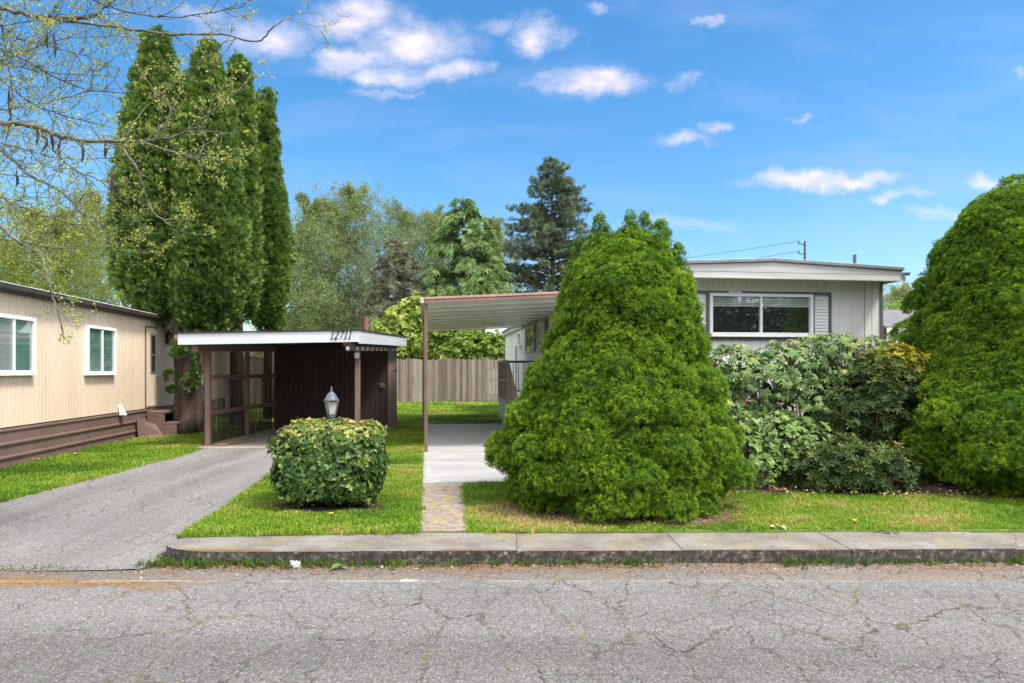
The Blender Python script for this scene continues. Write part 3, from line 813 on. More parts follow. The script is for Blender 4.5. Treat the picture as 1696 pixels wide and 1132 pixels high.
# attached canopy over the parking pad
cn = empty('carport_canopy', ho(1.5, 16.2) + (0,), 'flat white metal carport canopy with rose brown edge on thin brown posts', 'canopy')
def cpt(off, Y, z): return (off - .1264 * (Y + .1264 * off), Y + .1264 * off, z)
y0, y1, oA, oB = 12.02, 20.8, -.03, 3.08
zA, zB = 2.665, 2.84
g = MB(); n = 9
for k in range(n):                       # pans running across with raised seams
    ya, yb = y0 + .05 + (y1 - y0 - .1) * k / n, y0 + .05 + (y1 - y0 - .1) * (k + 1) / n - .012
    g.hexa([cpt(oA, ya, zA), cpt(oB, ya, zB), cpt(oB, yb, zB + .01), cpt(oA, yb, zA + .01)], [cpt(oA, ya, zA + .05), cpt(oB, ya, zB + .05), cpt(oB, yb, zB + .05), cpt(oA, yb, zA + .05)])
g.build('roof', M['canopy'], cn)
g = MB()
for (dz, h, o) in ((-.015, .050, 0), (.038, .045, .02)):
    g.hexa([cpt(oA - .02, y0 - o, zA + dz), cpt(oB, y0 - o, zB + dz), cpt(oB, y0 + .048, zB + dz), cpt(oA - .02, y0 + .048, zA + dz)], [cpt(oA - .02, y0 - o, zA + dz + h), cpt(oB, y0 - o, zB + dz + h), cpt(oB, y0 + .048, zB + dz + h), cpt(oA - .02, y0 + .048, zA + dz + h)])
g.build('fascia', M['rosebrown'], cn, bevel=.006)
g = MB(); g.hexa([cpt(oA - .06, y0 - .02, zA - .02), cpt(oA - .003, y0 - .02, zA - .02), cpt(oA - .003, y1, zA - .02), cpt(oA - .06, y1, zA - .02)], [cpt(oA - .06, y0 - .02, zA + .085), cpt(oA - .003, y0 - .02, zA + .085), cpt(oA - .003, y1, zA + .085), cpt(oA - .06, y1, zA + .085)])
g.hexa([cpt(oA, y1 - .04, zA - .03), cpt(oB, y1 - .04, zB - .03), cpt(oB, y1, zB - .03), cpt(oA, y1, zA - .03)], [cpt(oA, y1 - .04, zA + .008), cpt(oB, y1 - .04, zB + .008), cpt(oB, y1, zB + .008), cpt(oA, y1, zA + .008)])
g.build('edge_gutter', M['lattice'], cn)
for (yy, dx) in ((12.10, .035), (16.55, -.02), (20.5, .03)):
    p = cpt(oA + dx, yy, 0)
    g = MB(); g.box(p[0] - .027, p[0] + .027, p[1] - .03, p[1] + .03, .024, zA - .021); g.box(p[0] - .05, p[0] + .05, p[1] - .05, p[1] + .05, .023, .034)
    g.build('post', M['postbrown'], cn, bevel=.005)

# porch by the side door
po = empty('porch', ho(2.6, 19.3) + (0,), 'raised side porch with brown lattice railing and steps against the grey home', 'porch')
def hp(off, Y, z): return (off - .1264 * Y, Y, z)
g = MB(); g.hexa([hp(2.17, 18.2, .54), hp(3.05, 18.3, .54), hp(3.05, 20.6, .54), hp(2.17, 20.5, .54)], [hp(2.17, 18.2, .62), hp(3.05, 18.3, .62), hp(3.05, 20.6, .62), hp(2.17, 20.5, .62)])
g.build('deck', M['greyfascia'], po)
g = MB(); g.hexa([hp(2.19, 18.25, 0), hp(3.05, 18.35, 0), hp(3.05, 20.5, 0), hp(2.19, 20.45, 0)], [hp(2.19, 18.25, .537), hp(3.05, 18.35, .537), hp(3.05, 20.5, .537), hp(2.19, 20.45, .537)])
g.build('skirt_panel', M['greyfascia'], po)


def lattice(pA, pB, hA, hB, name):
    """diamond lattice between two posts, bottom line pA-pB, heights hA and hB"""
    g = MB(); pA, pB = Vector(pA), Vector(pB); U = Vector((0, 0, 1))
    T = lambda u, v: pA.lerp(pB, u) + U * (hA + (hB - hA) * u) * v
    for (a, b_) in (((0, 0), (1, 0)), ((0, 1), (1, 1)), ((0, 0), (0, 1)), ((1, 0), (1, 1)), ((0, .5), (1, .5))): g.bar(T(*a), T(*b_), .05, .05)
    n = 11
    for k in range(-n, n + 1):
        for s_ in (0, 1):
            c = k / 6.0; a0 = max(0, -c); a1 = min(1, 1 - c)
            if a1 - a0 < .05: continue
            P = [(a0, a0 + c), (a1, a1 + c)]
            if s_: P = [(u, 1 - v) for u, v in P]
            g.bar(T(*P[0]), T(*P[1]), .035, .012)
    for v in np.linspace(.12, .92, 7): g.bar(T(0, v), T(1, v), .02, .01)
    return g.build(name, M['lattice'], po)


lattice(hp(2.19, 20.45, .65), hp(2.19, 18.3, .65), 1.08, 1.08, 'lattice_railing')
lattice(hp(2.20, 18.22, .62), hp(2.20, 16.35, .10), 1.08, .62, 'stair_railing')
g = MB()
for k in range(3): g.hexa([hp(2.24, 17.6 - .45 * k, 0), hp(3.0, 17.7 - .45 * k, 0), hp(3.0, 18.15 - .45 * k, 0), hp(2.24, 18.05 - .45 * k, 0)], [hp(2.24, 17.6 - .45 * k, .46 - .15 * k), hp(3.0, 17.7 - .45 * k, .46 - .15 * k), hp(3.0, 18.15 - .45 * k, .46 - .15 * k), hp(2.24, 18.05 - .45 * k, .46 - .15 * k)])
g.build('step', M['greyfascia'], po)
MB().bar(hp(2.19, 20.52, 1.72), hp(3.05, 20.62, 1.72), .04).build('rail', M['iron'], po)
g = MB(); g.bar(hp(2.19, 18.2, 1.71), hp(3.05, 18.3, 1.71), .035); MB().bar(hp(2.19, 18.2, .92), hp(3.05, 18.3, .92), .03).build('rail', M['iron'], po)
rl = g.build('rail', M['iron'], po)
for k in range(1, 6):
    g = MB(); o = 2.19 + .86 * k / 6
    g.tube([hp(o + (.012 if j % 2 else -.012), 18.2 + .1 * k / 6, .935 + .755 * j / 14) for j in range(15)], [.014 if j % 2 else .007 for j in range(15)], 6)
    g.build('baluster', M['iron'], rl)

# ---------------------------------------------------------------- brown open carport with store room
cp = empty('carport', (-4.45, 15.2, 0), 'dark brown open carport with white fascia, corrugated side panels and a store room', 'carport')
XL, XR, YF, YR = -6.12, -2.80, 12.5, 18.15
RZ = {(0, 0): 2.135, (1, 0): 2.19, (1, 1): 2.346, (0, 1): 2.29}
def rz(x, y):
    u = (x - XL) / (XR - XL); v = (y - YF) / (YR - YF)
    return (RZ[0, 0] * (1 - u) + RZ[1, 0] * u) * (1 - v) + (RZ[0, 1] * (1 - u) + RZ[1, 1] * u) * v
def slab_on(mb, x0, x1, y0, y1, lo, hi):
    q = [(x0, y0), (x1, y0), (x1, y1), (x0, y1)]
    return mb.hexa([(x, y, rz(x, y) + lo) for x, y in q], [(x, y, rz(x, y) + hi) for x, y in q])


rf = slab_on(MB(), XL + .03, XR - .03, YF + .03, YR - .03, -.045, .0).build('roof', M['darkroof'], cp)
g = MB(); slab_on(g, XL - .02, XR + .02, YF - .02, YF + .03, .003, .028); slab_on(g, XR - .05, XR + .02, YF + .033, YR + .02, .003, .028); slab_on(g, XL - .02, XL + .05, YF + .033, YR + .02, .003, .028)
g.build('drip_edge', M['darkroof'], rf)
g = MB(); slab_on(g, XL, XR, YF, YF + .028, -.205, 0); slab_on(g, XR - .028, XR, YF + .030, YR, -.235, 0); slab_on(g, XL, XL + .028, YF + .030, YR, -.205, 0); slab_on(g, XL + .03, XR - .03, YR - .028, YR, -.2, 0)
fa = g.build('fascia', M['whiteblue'], cp, bevel=.003)
slab_on(MB(), XL + .03, XR - .03, YF + .03, YR - .03, -.075, -.048).build('soffit', M['soffit'], cp)

# the house number in slanted serif numerals
def digit(d):
    """list of quads in a 1-high cell"""
    q = []
    def st(pts, ws):
        for (a, b_), (w0, w1) in zip(zip(pts, pts[1:]), zip(ws, ws[1:])):
            a, b_ = Vector(a), Vector(b_); n = (b_ - a).normalized(); n = Vector((-n.y, n.x))
            q.append([a - n * w0 / 2, b_ - n * w1 / 2, b_ + n * w1 / 2, a + n * w0 / 2])
    if d == '1':
        st([(.25, .05), (.25, 1)], [.12, .12]); st([(.08, .025), (.42, .025)], [.05, .05]); st([(.25, .98), (.08, .86)], [.05, .04]); wd = .50
    elif d == '2':
        st([(.06, .74), (.08, .86), (.16, .95), (.28, .985), (.40, .94), (.46, .82), (.44, .66), (.34, .46), (.18, .24), (.05, .08)], [.05, .10, .05, .04, .08, .12, .12, .10, .07, .05])
        st([(.04, .055), (.44, .055), (.52, .13)], [.11, .11, .05]); wd = .60
    else:
        st([(.06, .945), (.52, .945)], [.11, .11]); st([(.07, .96), (.05, .78)], [.05, .03]); st([(.49, .91), (.34, .55), (.22, .02)], [.05, .09, .12]); wd = .56
    return q, wd


nx0, nz0 = at(546, 562.5, YF)[0], at(546, 562.5, YF)[2]; hgt = 13.5 / F * YF; x = 0
for i, ch in enumerate('12711'):
    g = MB(); q, wd = digit(ch)
    for k, quad in enumerate(q):
        P = [(nx0 + (x + p.x * .92 + p.y * .26) * hgt * 1.0, nz0 + p.y * hgt + (x + p.x) * hgt * .016) for p in quad]
        e = .0006 * k
        g.hexa([(a, YF - .010 - e, c) for a, c in P], [(a, YF - .002, c) for a, c in P])
    tag(g.build('house_number', M['number'], fa), label='black italic numeral ' + ch)
    x += wd * .95 + .03

bo = MB(); slab_on(bo, -3.12, -2.98, 13.0, 16.83, -.36, -.238)
bo.hexa([(-3.12, 12.62, rz(-3.1, 12.62) - .26), (-2.98, 12.62, rz(-3, 12.62) - .26), (-2.98, 12.997, rz(-3, 13) - .36), (-3.12, 12.997, rz(-3.1, 13) - .36)], [(-3.12, 12.56, rz(-3.1, 12.56) - .208), (-2.98, 12.56, rz(-3, 12.56) - .208), (-2.98, 12.997, rz(-3, 13) - .238), (-3.12, 12.997, rz(-3.1, 13) - .238)])
bo2 = MB(); slab_on(bo2, -5.92, -5.80, 12.6, 16.83, -.33, -.208)
bo.build('beam', M['brown'], cp, bevel=.004); bo2.build('beam', M['brown'], cp, bevel=.004)
MBb = lambda *a: MB().box(*a)
MBb(-5.875, -5.785, 13.05, 13.15, .018, rz(-5.8, 13) - .335).build('post', M['brown'], cp, bevel=.005)
MBb(-5.87, -5.79, 15.0, 15.09, .018, rz(-5.8, 15) - .335).build('post', M['brown'], cp, bevel=.005)
MBb(-3.09, -3.00, 13.42, 13.52, .018, rz(-3, 13.4) - .365).build('post', M['brown'], cp, bevel=.005)
g = MB()
for (ya, yb) in ((13.152, 14.998), (15.092, 16.80)):
    for z in (.60, 1.29): g.box(-5.865, -5.795, ya, yb, z, z + .085)
g.box(-5.86, -5.80, 13.95, 14.02, .687, 1.288); g.box(-5.86, -5.80, 15.95, 16.02, .687, 1.288)
g.build('side_rail', M['brown'], cp)
g = MB(); y = 13.15; i = 0; b0 = len(g.v)
ysn = np.arange(13.06, 16.79, .019)
for k, yy in enumerate(ysn):
    dx = .012 * math.sin(2 * math.pi * (yy - 13) / .076)
    g.v += [(-5.895 + dx, yy, .04), (-5.895 + dx, yy, rz(-5.9, yy) - .21)]
for k in range(len(ysn) - 1): g.f.append((k * 2, k * 2 + 2, k * 2 + 3, k * 2 + 1)); g.mi.append(0)
g.build('corrugated_panel', M['corr'], cp, smooth=True)
# store room: grooved dark boards in front, painted side, door
g = MB(); yb = 16.82; b0 = 0
T = Matrix(((1, 0, 0, 0), (0, 1, 0, yb), (0, 0, 1, 0), (0, 0, 0, 1))); g.M = T
ribbed(g, -5.86, -3.075, .02, 2.06, .125, .014, .14)
g.box(-5.86, -3.08, .02, 1.25, .02, 2.10)
rm = g.build('wall', M['darkbrown'], cp)
SR = Matrix(((0, -1, 0, -3.05), (1, 0, 0, yb), (0, 0, 1, 0), (0, 0, 0, 1)))
g = MB(SR); ribbed(g, -.012, 1.28, .02, 2.10, .30, .008, .08); g.box(-.012, 1.28, .02, .027, .02, 2.10)
g.build('side_wall', M['brown'], cp)
g = MB(); g.box(-5.45, -3.75, yb - .03, yb - .003, 1.93, 1.985); g.box(-3.80, -3.75, yb - .03, yb - .003, .03, 1.928)
g.build('door_frame', M['darkbrown'], rm)
g = MB(); g.box(-3.66, -3.62, yb - .05, yb - .002, .98, 1.06); g.tube([(-3.64, yb - .05, 1.04), (-3.64, yb - .09, 1.03), (-3.64, yb - .09, .97), (-3.64, yb - .05, .96)], .012, 8)
g.build('door_handle', M['iron'], rm)
px, py, pz = at(633.5, 639, yb)
g = MB(); g.box(px - .06, px + .06, yb - .04, yb - .002, pz - .055, pz + .055)
sk = g.build('socket_plate', M['steel'], cp, bevel=.006)
g = MB(); g.box(px - .045, px - .008, yb - .052, yb - .042, pz - .035, pz + .035); g.box(px + .008, px + .045, yb - .052, yb - .042, pz - .035, pz + .035)
g.build('socket', M['greydark'], sk)
p = Vector((-3.045, 13.40, EYE - (588 - HZ) / F * 13.4))
g = MB(); g.lathe([(.03, -.07), (.045, -.06), (.055, 0), (.05, .035), (.02, .06)], tuple(p), 14)
g.build('porch_bulb', M['bulb'], cp, smooth=True)
g = MB(); q = at(657, 614, 17.2); g.tube([(-3.04, 17.2, q[2] - .02), (-2.94, 17.2, q[2] - .01), (-2.90, 17.2, q[2] + .03)], .014, 8); g.tube([(-2.93, 17.2, q[2] - .06), (-2.93, 17.2, q[2] + .05)], .012, 8)
g.build('tap', M['iron'], cp)
g = MB(); gx = XL - .04; g.tube([(gx, YF + .04, 2.06), (gx, YR - .1, 2.2)], .055, 10)
g.build('gutter', M['rosebrown'], fa, smooth=True)
g = MB(); g.tube([(-5.98, 12.9, 1.97), (-5.98, 12.9, 1.90), (-5.90, 12.92, 1.84), (-5.86, 12.95, 1.74), (-5.90, 12.97, 1.62), (-5.92, 12.99, 1.58)], .035, 10)
g.build('downspout', M['postbrown'], fa, smooth=True)
g = MB(); q = at(606, 545, 17.2); g.tube([(q[0], 17.2, 2.30), (q[0], 17.2, at(606, 524.5, 17.2)[2])], .062, 12); g.build('vent_pipe', M['rust'], rf, smooth=False)
# string of party bulbs under the side fascia
sl = empty('string_lights', (XR - .05, 15, 1.95), 'string of frosted round bulbs hung under the white side fascia of the brown carport', 'string lights')
bx = [(576, 577), (591, 574.5), (600, 575), (608, 575), (616, 576), (624, 576), (630.5, 577), (637.5, 577.5), (642.5, 578), (649, 578.5), (654.5, 578.5)]
pts = []
for i, (u, v) in enumerate(bx):
    X = XR - .17; Y = X * F / (u - 848)
    if Y < 12.58: X = (u - 848) / F * 12.62; Y = 12.62
    Z = rz(max(X, XL), Y) - .25; pts += [(X, Y, Z)]
    g = MB(); g.lathe([(.008, -.105), (.03, -.09), (.040, -.062), (.032, -.035), (.018, -.018), (.018, -.004)], (X, Y, Z - .01), 12)
    b_ = g.build('bulb', M['bulb'], sl, smooth=True)
    MB().lathe([(.021, -.03), (.021, .0), (.010, .012)], (X, Y, Z + .001), 10).build('socket', M['iron'], b_)
cc = []
for a, b_ in zip(pts, pts[1:]):
    a, b_ = Vector(a), Vector(b_)
    cc += [a.lerp(b_, t) + Vector((0, 0, .012 - .03 * math.sin(math.pi * t))) for t in (0, .25, .5, .75)]
cc = [(pts[0][0] - .08, pts[0][1] + .3, pts[0][2] - .16), (pts[0][0] - .05, pts[0][1] + .12, pts[0][2] - .06)] + cc
MB().tube(cc, .007, 6).build('cord', M['iron'], sl)
g = MB(); g.hexa([(-5.70, 13.05, .02), (-5.48, 13.02, .02), (-5.30, 14.1, .02), (-5.48, 14.15, .02)], [(-5.70, 13.05, .06), (-5.48, 13.02, .06), (-5.30, 14.1, .06), (-5.48, 14.15, .06)])
tag(g.build('plank', M['wood_raw'], bevel=.004), 'short reddish plank lying on the carport floor by the corrugated side panels', 'plank')

# ---------------------------------------------------------------- post lamp standing in the clipped shrub
LX, LY = at(549, 660, 7.35)[0], 7.35
lz_ = lambda py: EYE - (py - HZ) / F * LY
lamp = empty('post_lamp', (LX, LY, 0), 'small grey carriage lantern on a post rising out of the clipped round shrub', 'lamp')
MB().tube([(LX, LY, 0), (LX, LY, lz_(694))], .03, 12).build('post', M['lampgrey'], lamp)
z0 = lz_(698); k = 1 / F * LY
g = MB(); g.lathe([(.040, 0), (.042, .012), (.028, .022), (.028, .035), (.040, .043), (.046, .055), (.036, .062)], (LX, LY, z0), 14)
g.build('collar', M['lampgrey'], lamp, smooth=True)
zb, zt = lz_(687), lz_(664.5); g = MB(); hb, ht = .034, .060
cb = [(LX + sx * hb, LY + sy * hb, zb) for sx, sy in ((-1, -1), (1, -1), (1, 1), (-1, 1))]; ct = [(LX + sx * ht, LY + sy * ht, zt) for sx, sy in ((-1, -1), (1, -1), (1, 1), (-1, 1))]
R45 = Matrix.Translation((LX, LY, 0)) @ Matrix.Rotation(rad(28), 4, 'Z') @ Matrix.Translation((-LX, -LY, 0))
g.M = R45
for i in range(4):
    g.bar(cb[i], ct[i], .011); g.bar(cb[i], cb[(i + 1) % 4], .013); g.bar(ct[i], ct[(i + 1) % 4], .013)
g.box(LX - hb, LX + hb, LY - hb, LY + hb, zb - .012, zb - .002)
g.build('cage', M['lampgrey'], lamp)
g = MB(R45); sc = .9
g.add([(LX + (v[0] - LX) * sc, LY + (v[1] - LY) * sc, v[2]) for v in cb + ct], [(0, 1, 5, 4), (1, 2, 6, 5), (2, 3, 7, 6), (3, 0, 4, 7)])
m, nt, b = newmat('seeded_lamp_glass'); b.inputs['Base Color'].default_value = (.75, .74, .66, 1); b.inputs['Roughness'].default_value = .25
x1 = nd(nt, 'ShaderNodeMixShader', {0: .55, 1: b.outputs[0], 2: nd(nt, 'ShaderNodeBsdfTransparent').outputs[0]}); nt.links.new(x1.outputs[0], nt.nodes['Material Output'].inputs[0])
g.build('pane', m, lamp)
MB().lathe([(.016, 0), (.02, .03), (.02, .05), (.012, .06), (.012, .09), (.004, .10)], (LX, LY, zb), 12).build('bulb', M['steel'], lamp, smooth=True)
zr = lz_(664); g = MB(); g.lathe([(.082, 0), (.084, .006), (.070, .020), (.056, .050), (.038, .078), (.018, .092), (.012, .100)], (LX, LY, zr), 20)
g.build('roof', M['lampgrey'], lamp, smooth=True)
g = MB(); g.lathe([(.010, .098), (.014, .105), (.007, .113), (.013, .124), (.009, .136), (.003, .150), (.001, .16)], (LX, LY, zr), 10)
g.build('finial', M['lampgrey'], lamp, smooth=True)

# ---------------------------------------------------------------- wooden fence and what stands behind it
fe = empty('board_fence', (-3, 31, 0), 'weathered grey wooden board fence with dog-eared tops along the back lawn', 'fence')
g = MB(); x = -14.0; r = random.Random(4)
while x < 1.5:
    w = .14 + r.uniform(-.012, .008); h = 2.0 + r.uniform(-.035, .035); d = r.uniform(-.008, .008); e = w * .24; t = r.uniform(-.006, .006)
    P = [(x, .0), (x + w, .0), (x + w + t, h - .05), (x + w - e + t, h), (x + e + t, h), (x + t, h - .05)]
    b0 = [(a, 31 + d, c) for a, c in P]; b1 = [(a, 31.02 + d, c) for a, c in P]
    g.add(b0 + b1, [(0, 1, 2, 3, 4, 5), (11, 10, 9, 8, 7, 6)] + [(i, i + 6, (i + 1) % 6 + 6, (i + 1) % 6) for i in range(6)])
    x += w + .010
g.build('boards', M['fence'], fe)
for z in (.3, 1.0, 1.65): MBb(-14, 1.5, 31.04, 31.08, z, z + .09).build('rail', M['fence'], fe)
for k in range(7): MBb(-13.9 + 2.5 * k, -13.8 + 2.5 * k, 31.085, 31.18, 0, 1.9).build('post', M['fence'], fe)


def low_house(label, x0, x1, y0, y1, zw, zr, wallm, roofm, along='x', over=.35):
    h = empty('house', ((x0 + x1) / 2, (y0 + y1) / 2, 0), label, 'house')
    MBb(x0, x1, y0, y1, 0, zw).build('wall', wallm, h)
    g = MB(); xm, ym = (x0 + x1) / 2, (y0 + y1) / 2; o = over
    if along == 'x':
        A = [(x0 - o, y0 - o, zw - .08), (x1 + o, y0 - o, zw - .08), (x1 + o, ym, zr), (x0 - o, ym, zr)]; B = [(x1 + o, y1 + o, zw - .08), (x0 - o, y1 + o, zw - .08), (x0 - o, ym, zr), (x1 + o, ym, zr)]
        gab = [(x0, y0, zw), (x0, y1, zw), (x0, ym, zr - .05), (x1, y0, zw), (x1, y1, zw), (x1, ym, zr - .05)]
    else:
        A = [(x0 - o, y1 + o, zw - .08), (x0 - o, y0 - o, zw - .08), (xm, y0 - o, zr), (xm, y1 + o, zr)]; B = [(x1 + o, y0 - o, zw - .08), (x1 + o, y1 + o, zw - .08), (xm, y1 + o, zr), (xm, y0 - o, zr)]
        gab = [(x0, y0, zw), (x1, y0, zw), (xm, y0, zr - .05), (x0, y1, zw), (x1, y1, zw), (xm, y1, zr - .05)]
    for Q in (A, B): g.hexa(Q, [(p[0], p[1], p[2] + .12) for p in Q])
    g.build('roof', roofm, h)
    MB().add(gab[:3], [(0, 1, 2)]).build('gable', wallm, h); MB().add(gab[3:], [(2, 1, 0)]).build('gable', wallm, h)
    return h


h2 = low_house('pale house with a whitish roof half hidden by shrubs behind the board fence', -1.2, 3.4, 38, 44, 2.6, 4.1, M['greywall'], M['greyfascia'], 'x')
h3 = low_house('grey shingled house with a white gable fascia peeking out right of the grey home', 18.3, 27, 33, 43, 3.55, 4.75, M['rust'], M['roofshingle'], 'x', .5)
g = MB(); g.box(17.8, 27.4, 32.36, 32.44, 2.75, 3.5); g.build('fascia', M['white'], h3)
for xx in (18.5, 20.8): MBb(xx, xx + .25, 32.5, 32.75, 0, 2.74).build('porch_post', M['rust'], h3)
MBb(19.0, 20.4, 32.90, 32.99, .0, 2.2).build('door', M['room'], h3)

ul_ = empty('utility_pole', (at(1333, 400, 62)[0], 62, 0), 'dark wooden utility pole with small insulators rising behind the grey home roof', 'utility pole')
UX = ul_.location.x; zt = at(1333, 400, 62)[2]
MB().tube([(UX, 62, 0), (UX, 62, zt)], [.13, .09], 10).build('pole', M['pole'], ul_)
wires = [zt - .25, zt - 1.15]
for z in wires:
    g = MB(); g.bar((UX + .1, 62, z - .1), (UX - .65, 61.9, z + .05), .07); g.tube([(UX - .6, 61.9, z + .04), (UX - .6, 61.9, z + .25)], .06, 8)
    g.build('bracket', M['pole'], ul_)
for i, (z, lab) in enumerate(zip(wires, ('upper thin power line running left from the utility pole above the roof', 'lower thin power line dropping left from the utility pole above the roof'))):
    a = Vector((UX - .6, 61.9, z + .25)); b_ = Vector((UX - 34, 70, z - 1.4 - i * .6))
    MBw = MB().tube([a.lerp(b_, t) - Vector((0, 0, 3.2 * t * (1 - t))) for t in np.linspace(0, 1, 17)], .018, 5)
    tag(MBw.build('power_line', M['iron']), lab, 'power line', 'power lines')

# ================================================================ PLANTS
T_NEEDLE = [t_tuft(8, .15, 5, 72, k) for k in range(3)]
T_FAN = t_fan(7, .16, 55, 3, .35)


def pads_to_tufts(pc, pr, pn, per, jitter=.12, cull=.72, up=.35):
    """sample tuft positions over ellipsoid pads (centres pc, radii pr (n,3), outward direction pn)"""
    P, Nn, ID = [], [], []
    for i in range(len(pc)):
        d = unit(rng.normal(size=(per, 3))); d = d[(d @ pn[i]) > -.25]
        P.append(pc[i] + d * pr[i] * (1 + rng.normal(size=(len(d), 1)) * jitter)); Nn.append(unit(d / pr[i]) + pn[i] * .35 + np.array([0, 0, up])); ID.append(np.full(len(d), i))
    P = np.concatenate(P); Nn = unit(np.concatenate(Nn)); ID = np.concatenate(ID)
    keep = np.ones(len(P), bool)
    for i in range(0, len(P), 4000):
        q = P[i:i + 4000]; dd = np.sqrt((((q[:, None] - pc[None]) / pr[None]) ** 2).sum(-1)); keep[i:i + 4000] = (dd < cull).sum(1) == 0
    return P[keep], Nn[keep], ID[keep]


def knob_tufts(pc, pr, pn, knobs, per, kr, cull=.75, up=.35, bulge=.12, back=-.2, low=-2):
    """foliage in three scales: pads carry knobs, knobs carry tufts; returns position, direction, pad id, knob id, height of tuft on its knob"""
    K, KN, KI = [], [], []
    for i in range(len(pc)):
        m = max(16, int(knobs * (pr[i].mean() / pr[:, :].mean()) ** 2))
        d = unit(rng.normal(size=(m * 2, 3))); d = d[((d @ pn[i]) > back) & (d[:, 2] > low)][:m]
        K.append(pc[i] + d * pr[i] * (1 + rng.normal(size=(len(d), 1)) * bulge)); KN.append(unit(unit(d / pr[i]) + pn[i] * .4 + np.array([0, 0, up]))); KI.append(np.full(len(d), i))
    K, KN, KI = np.concatenate(K), np.concatenate(KN), np.concatenate(KI)
    keep = np.ones(len(K), bool)
    for i in range(0, len(K), 3000):
        q = K[i:i + 3000]; dd = np.sqrt((((q[:, None] - pc[None]) / pr[None]) ** 2).sum(-1)); keep[i:i + 3000] = (dd < cull).sum(1) == 0
    K, KN, KI = K[keep], KN[keep], KI[keep]; m = len(K)
    idx = np.repeat(np.arange(m), per); d = unit(rng.normal(size=(m * per, 3)) + KN[idx] * .9)
    rr = kr * rng.uniform(.75, 1.3, m)[idx]
    P = K[idx] + d * rr[:, None] * rng.uniform(.6, 1.0, (len(d), 1)) * np.array([1, 1, .9]) + KN[idx] * rr[:, None] * .25
    return P, unit(d + KN[idx] * .5), KI[idx], idx, (d * KN[idx]).sum(1)


def mass(name, pc, pr, k, mat, parent, tint=.35, sub=2, bumpy=.10):
    """the dense inner growth behind the outer sprays: lumpy closed clumps"""
    import bmesh
    bm = bmesh.new(); bmesh.ops.create_icosphere(bm, subdivisions=sub, radius=1); tv = np.array([v.co[:] for v in bm.verts]); tf = np.array([[v.index for v in f.verts] for f in bm.faces]); bm.free()
    n = len(pc); R = np.tile(np.eye(3), (n, 1, 1)); 
    o = scatter(name, (tv, tf), pc, R, pr * k, np.full(n, tint), mat, parent, True)
    co = np.empty(len(o.data.vertices) * 3, np.float32); o.data.vertices.foreach_get('co', co); co = co.reshape(-1, 3)
    c = np.repeat(pc, len(tv), 0); f = 1 + bumpy * (np.sin(co[:, :1] * 41 + co[:, 2:] * 37) + np.sin(co[:, 1:2] * 47 - co[:, 2:] * 29) + np.sin(co[:, :1] * 23 - co[:, 1:2] * 31)) / 1.5
    co = (c + (co - c) * f).astype(np.float32); o.data.vertices.foreach_set('co', co.reshape(-1)); o.data.update()
    a = o.data.attributes['tint']; tt = np.clip(tint + rng.normal(size=len(co)) * .12, 0, 1).astype(np.float32); a.data.foreach_set('value', tt)
    return o


def profile(prof, z):
    zs = np.array([p[0] for p in prof]); o = np.argsort(zs)
    return [np.interp(z, zs[o], np.array([p[k] for p in prof])[o]) for k in range(1, len(prof[0]))]


def cone_pads(prof, cx, cy, n, size, depthk=1.0, zmin=0.0, stretch=1.15, rough=.08, spacing=.75):
    """pads laid over a surface of revolution: prof rows (z, radius, x-centre offset)"""
    zs = [p[0] for p in prof]; z0, z1 = max(min(zs), zmin), max(zs)
    pc, pr, pn = [], [], []
    tries = 0
    while len(pc) < n and tries < n * 40:
        tries += 1
        z = rng.uniform(z0, z1); r, xo = profile(prof, z)
        if rng.uniform() > (r + .08) / max(p[1] for p in prof): continue
        t = rng.uniform(0, 2 * math.pi); s = size * rng.uniform(.6, 1.4) * (0.34 + .66 * min(1, (r + .06) / .75))
        rr = max(r - s * .93, 0.0) * depthk * (1 + rng.normal() * rough)
        p = np.array([cx + xo + rr * math.cos(t), cy + rr * math.sin(t), z])
        if pc:
            dmin = np.linalg.norm(np.array(pc) - p, axis=1).min()
            if dmin < s * spacing: continue
        slope = .35 if z > z0 + .25 * (z1 - z0) else .05
        pc.append(p); pr.append([s, s, s * stretch]); pn.append(unit(np.array([math.cos(t), math.sin(t), slope])))
    return np.array(pc), np.array(pr), np.array(pn)


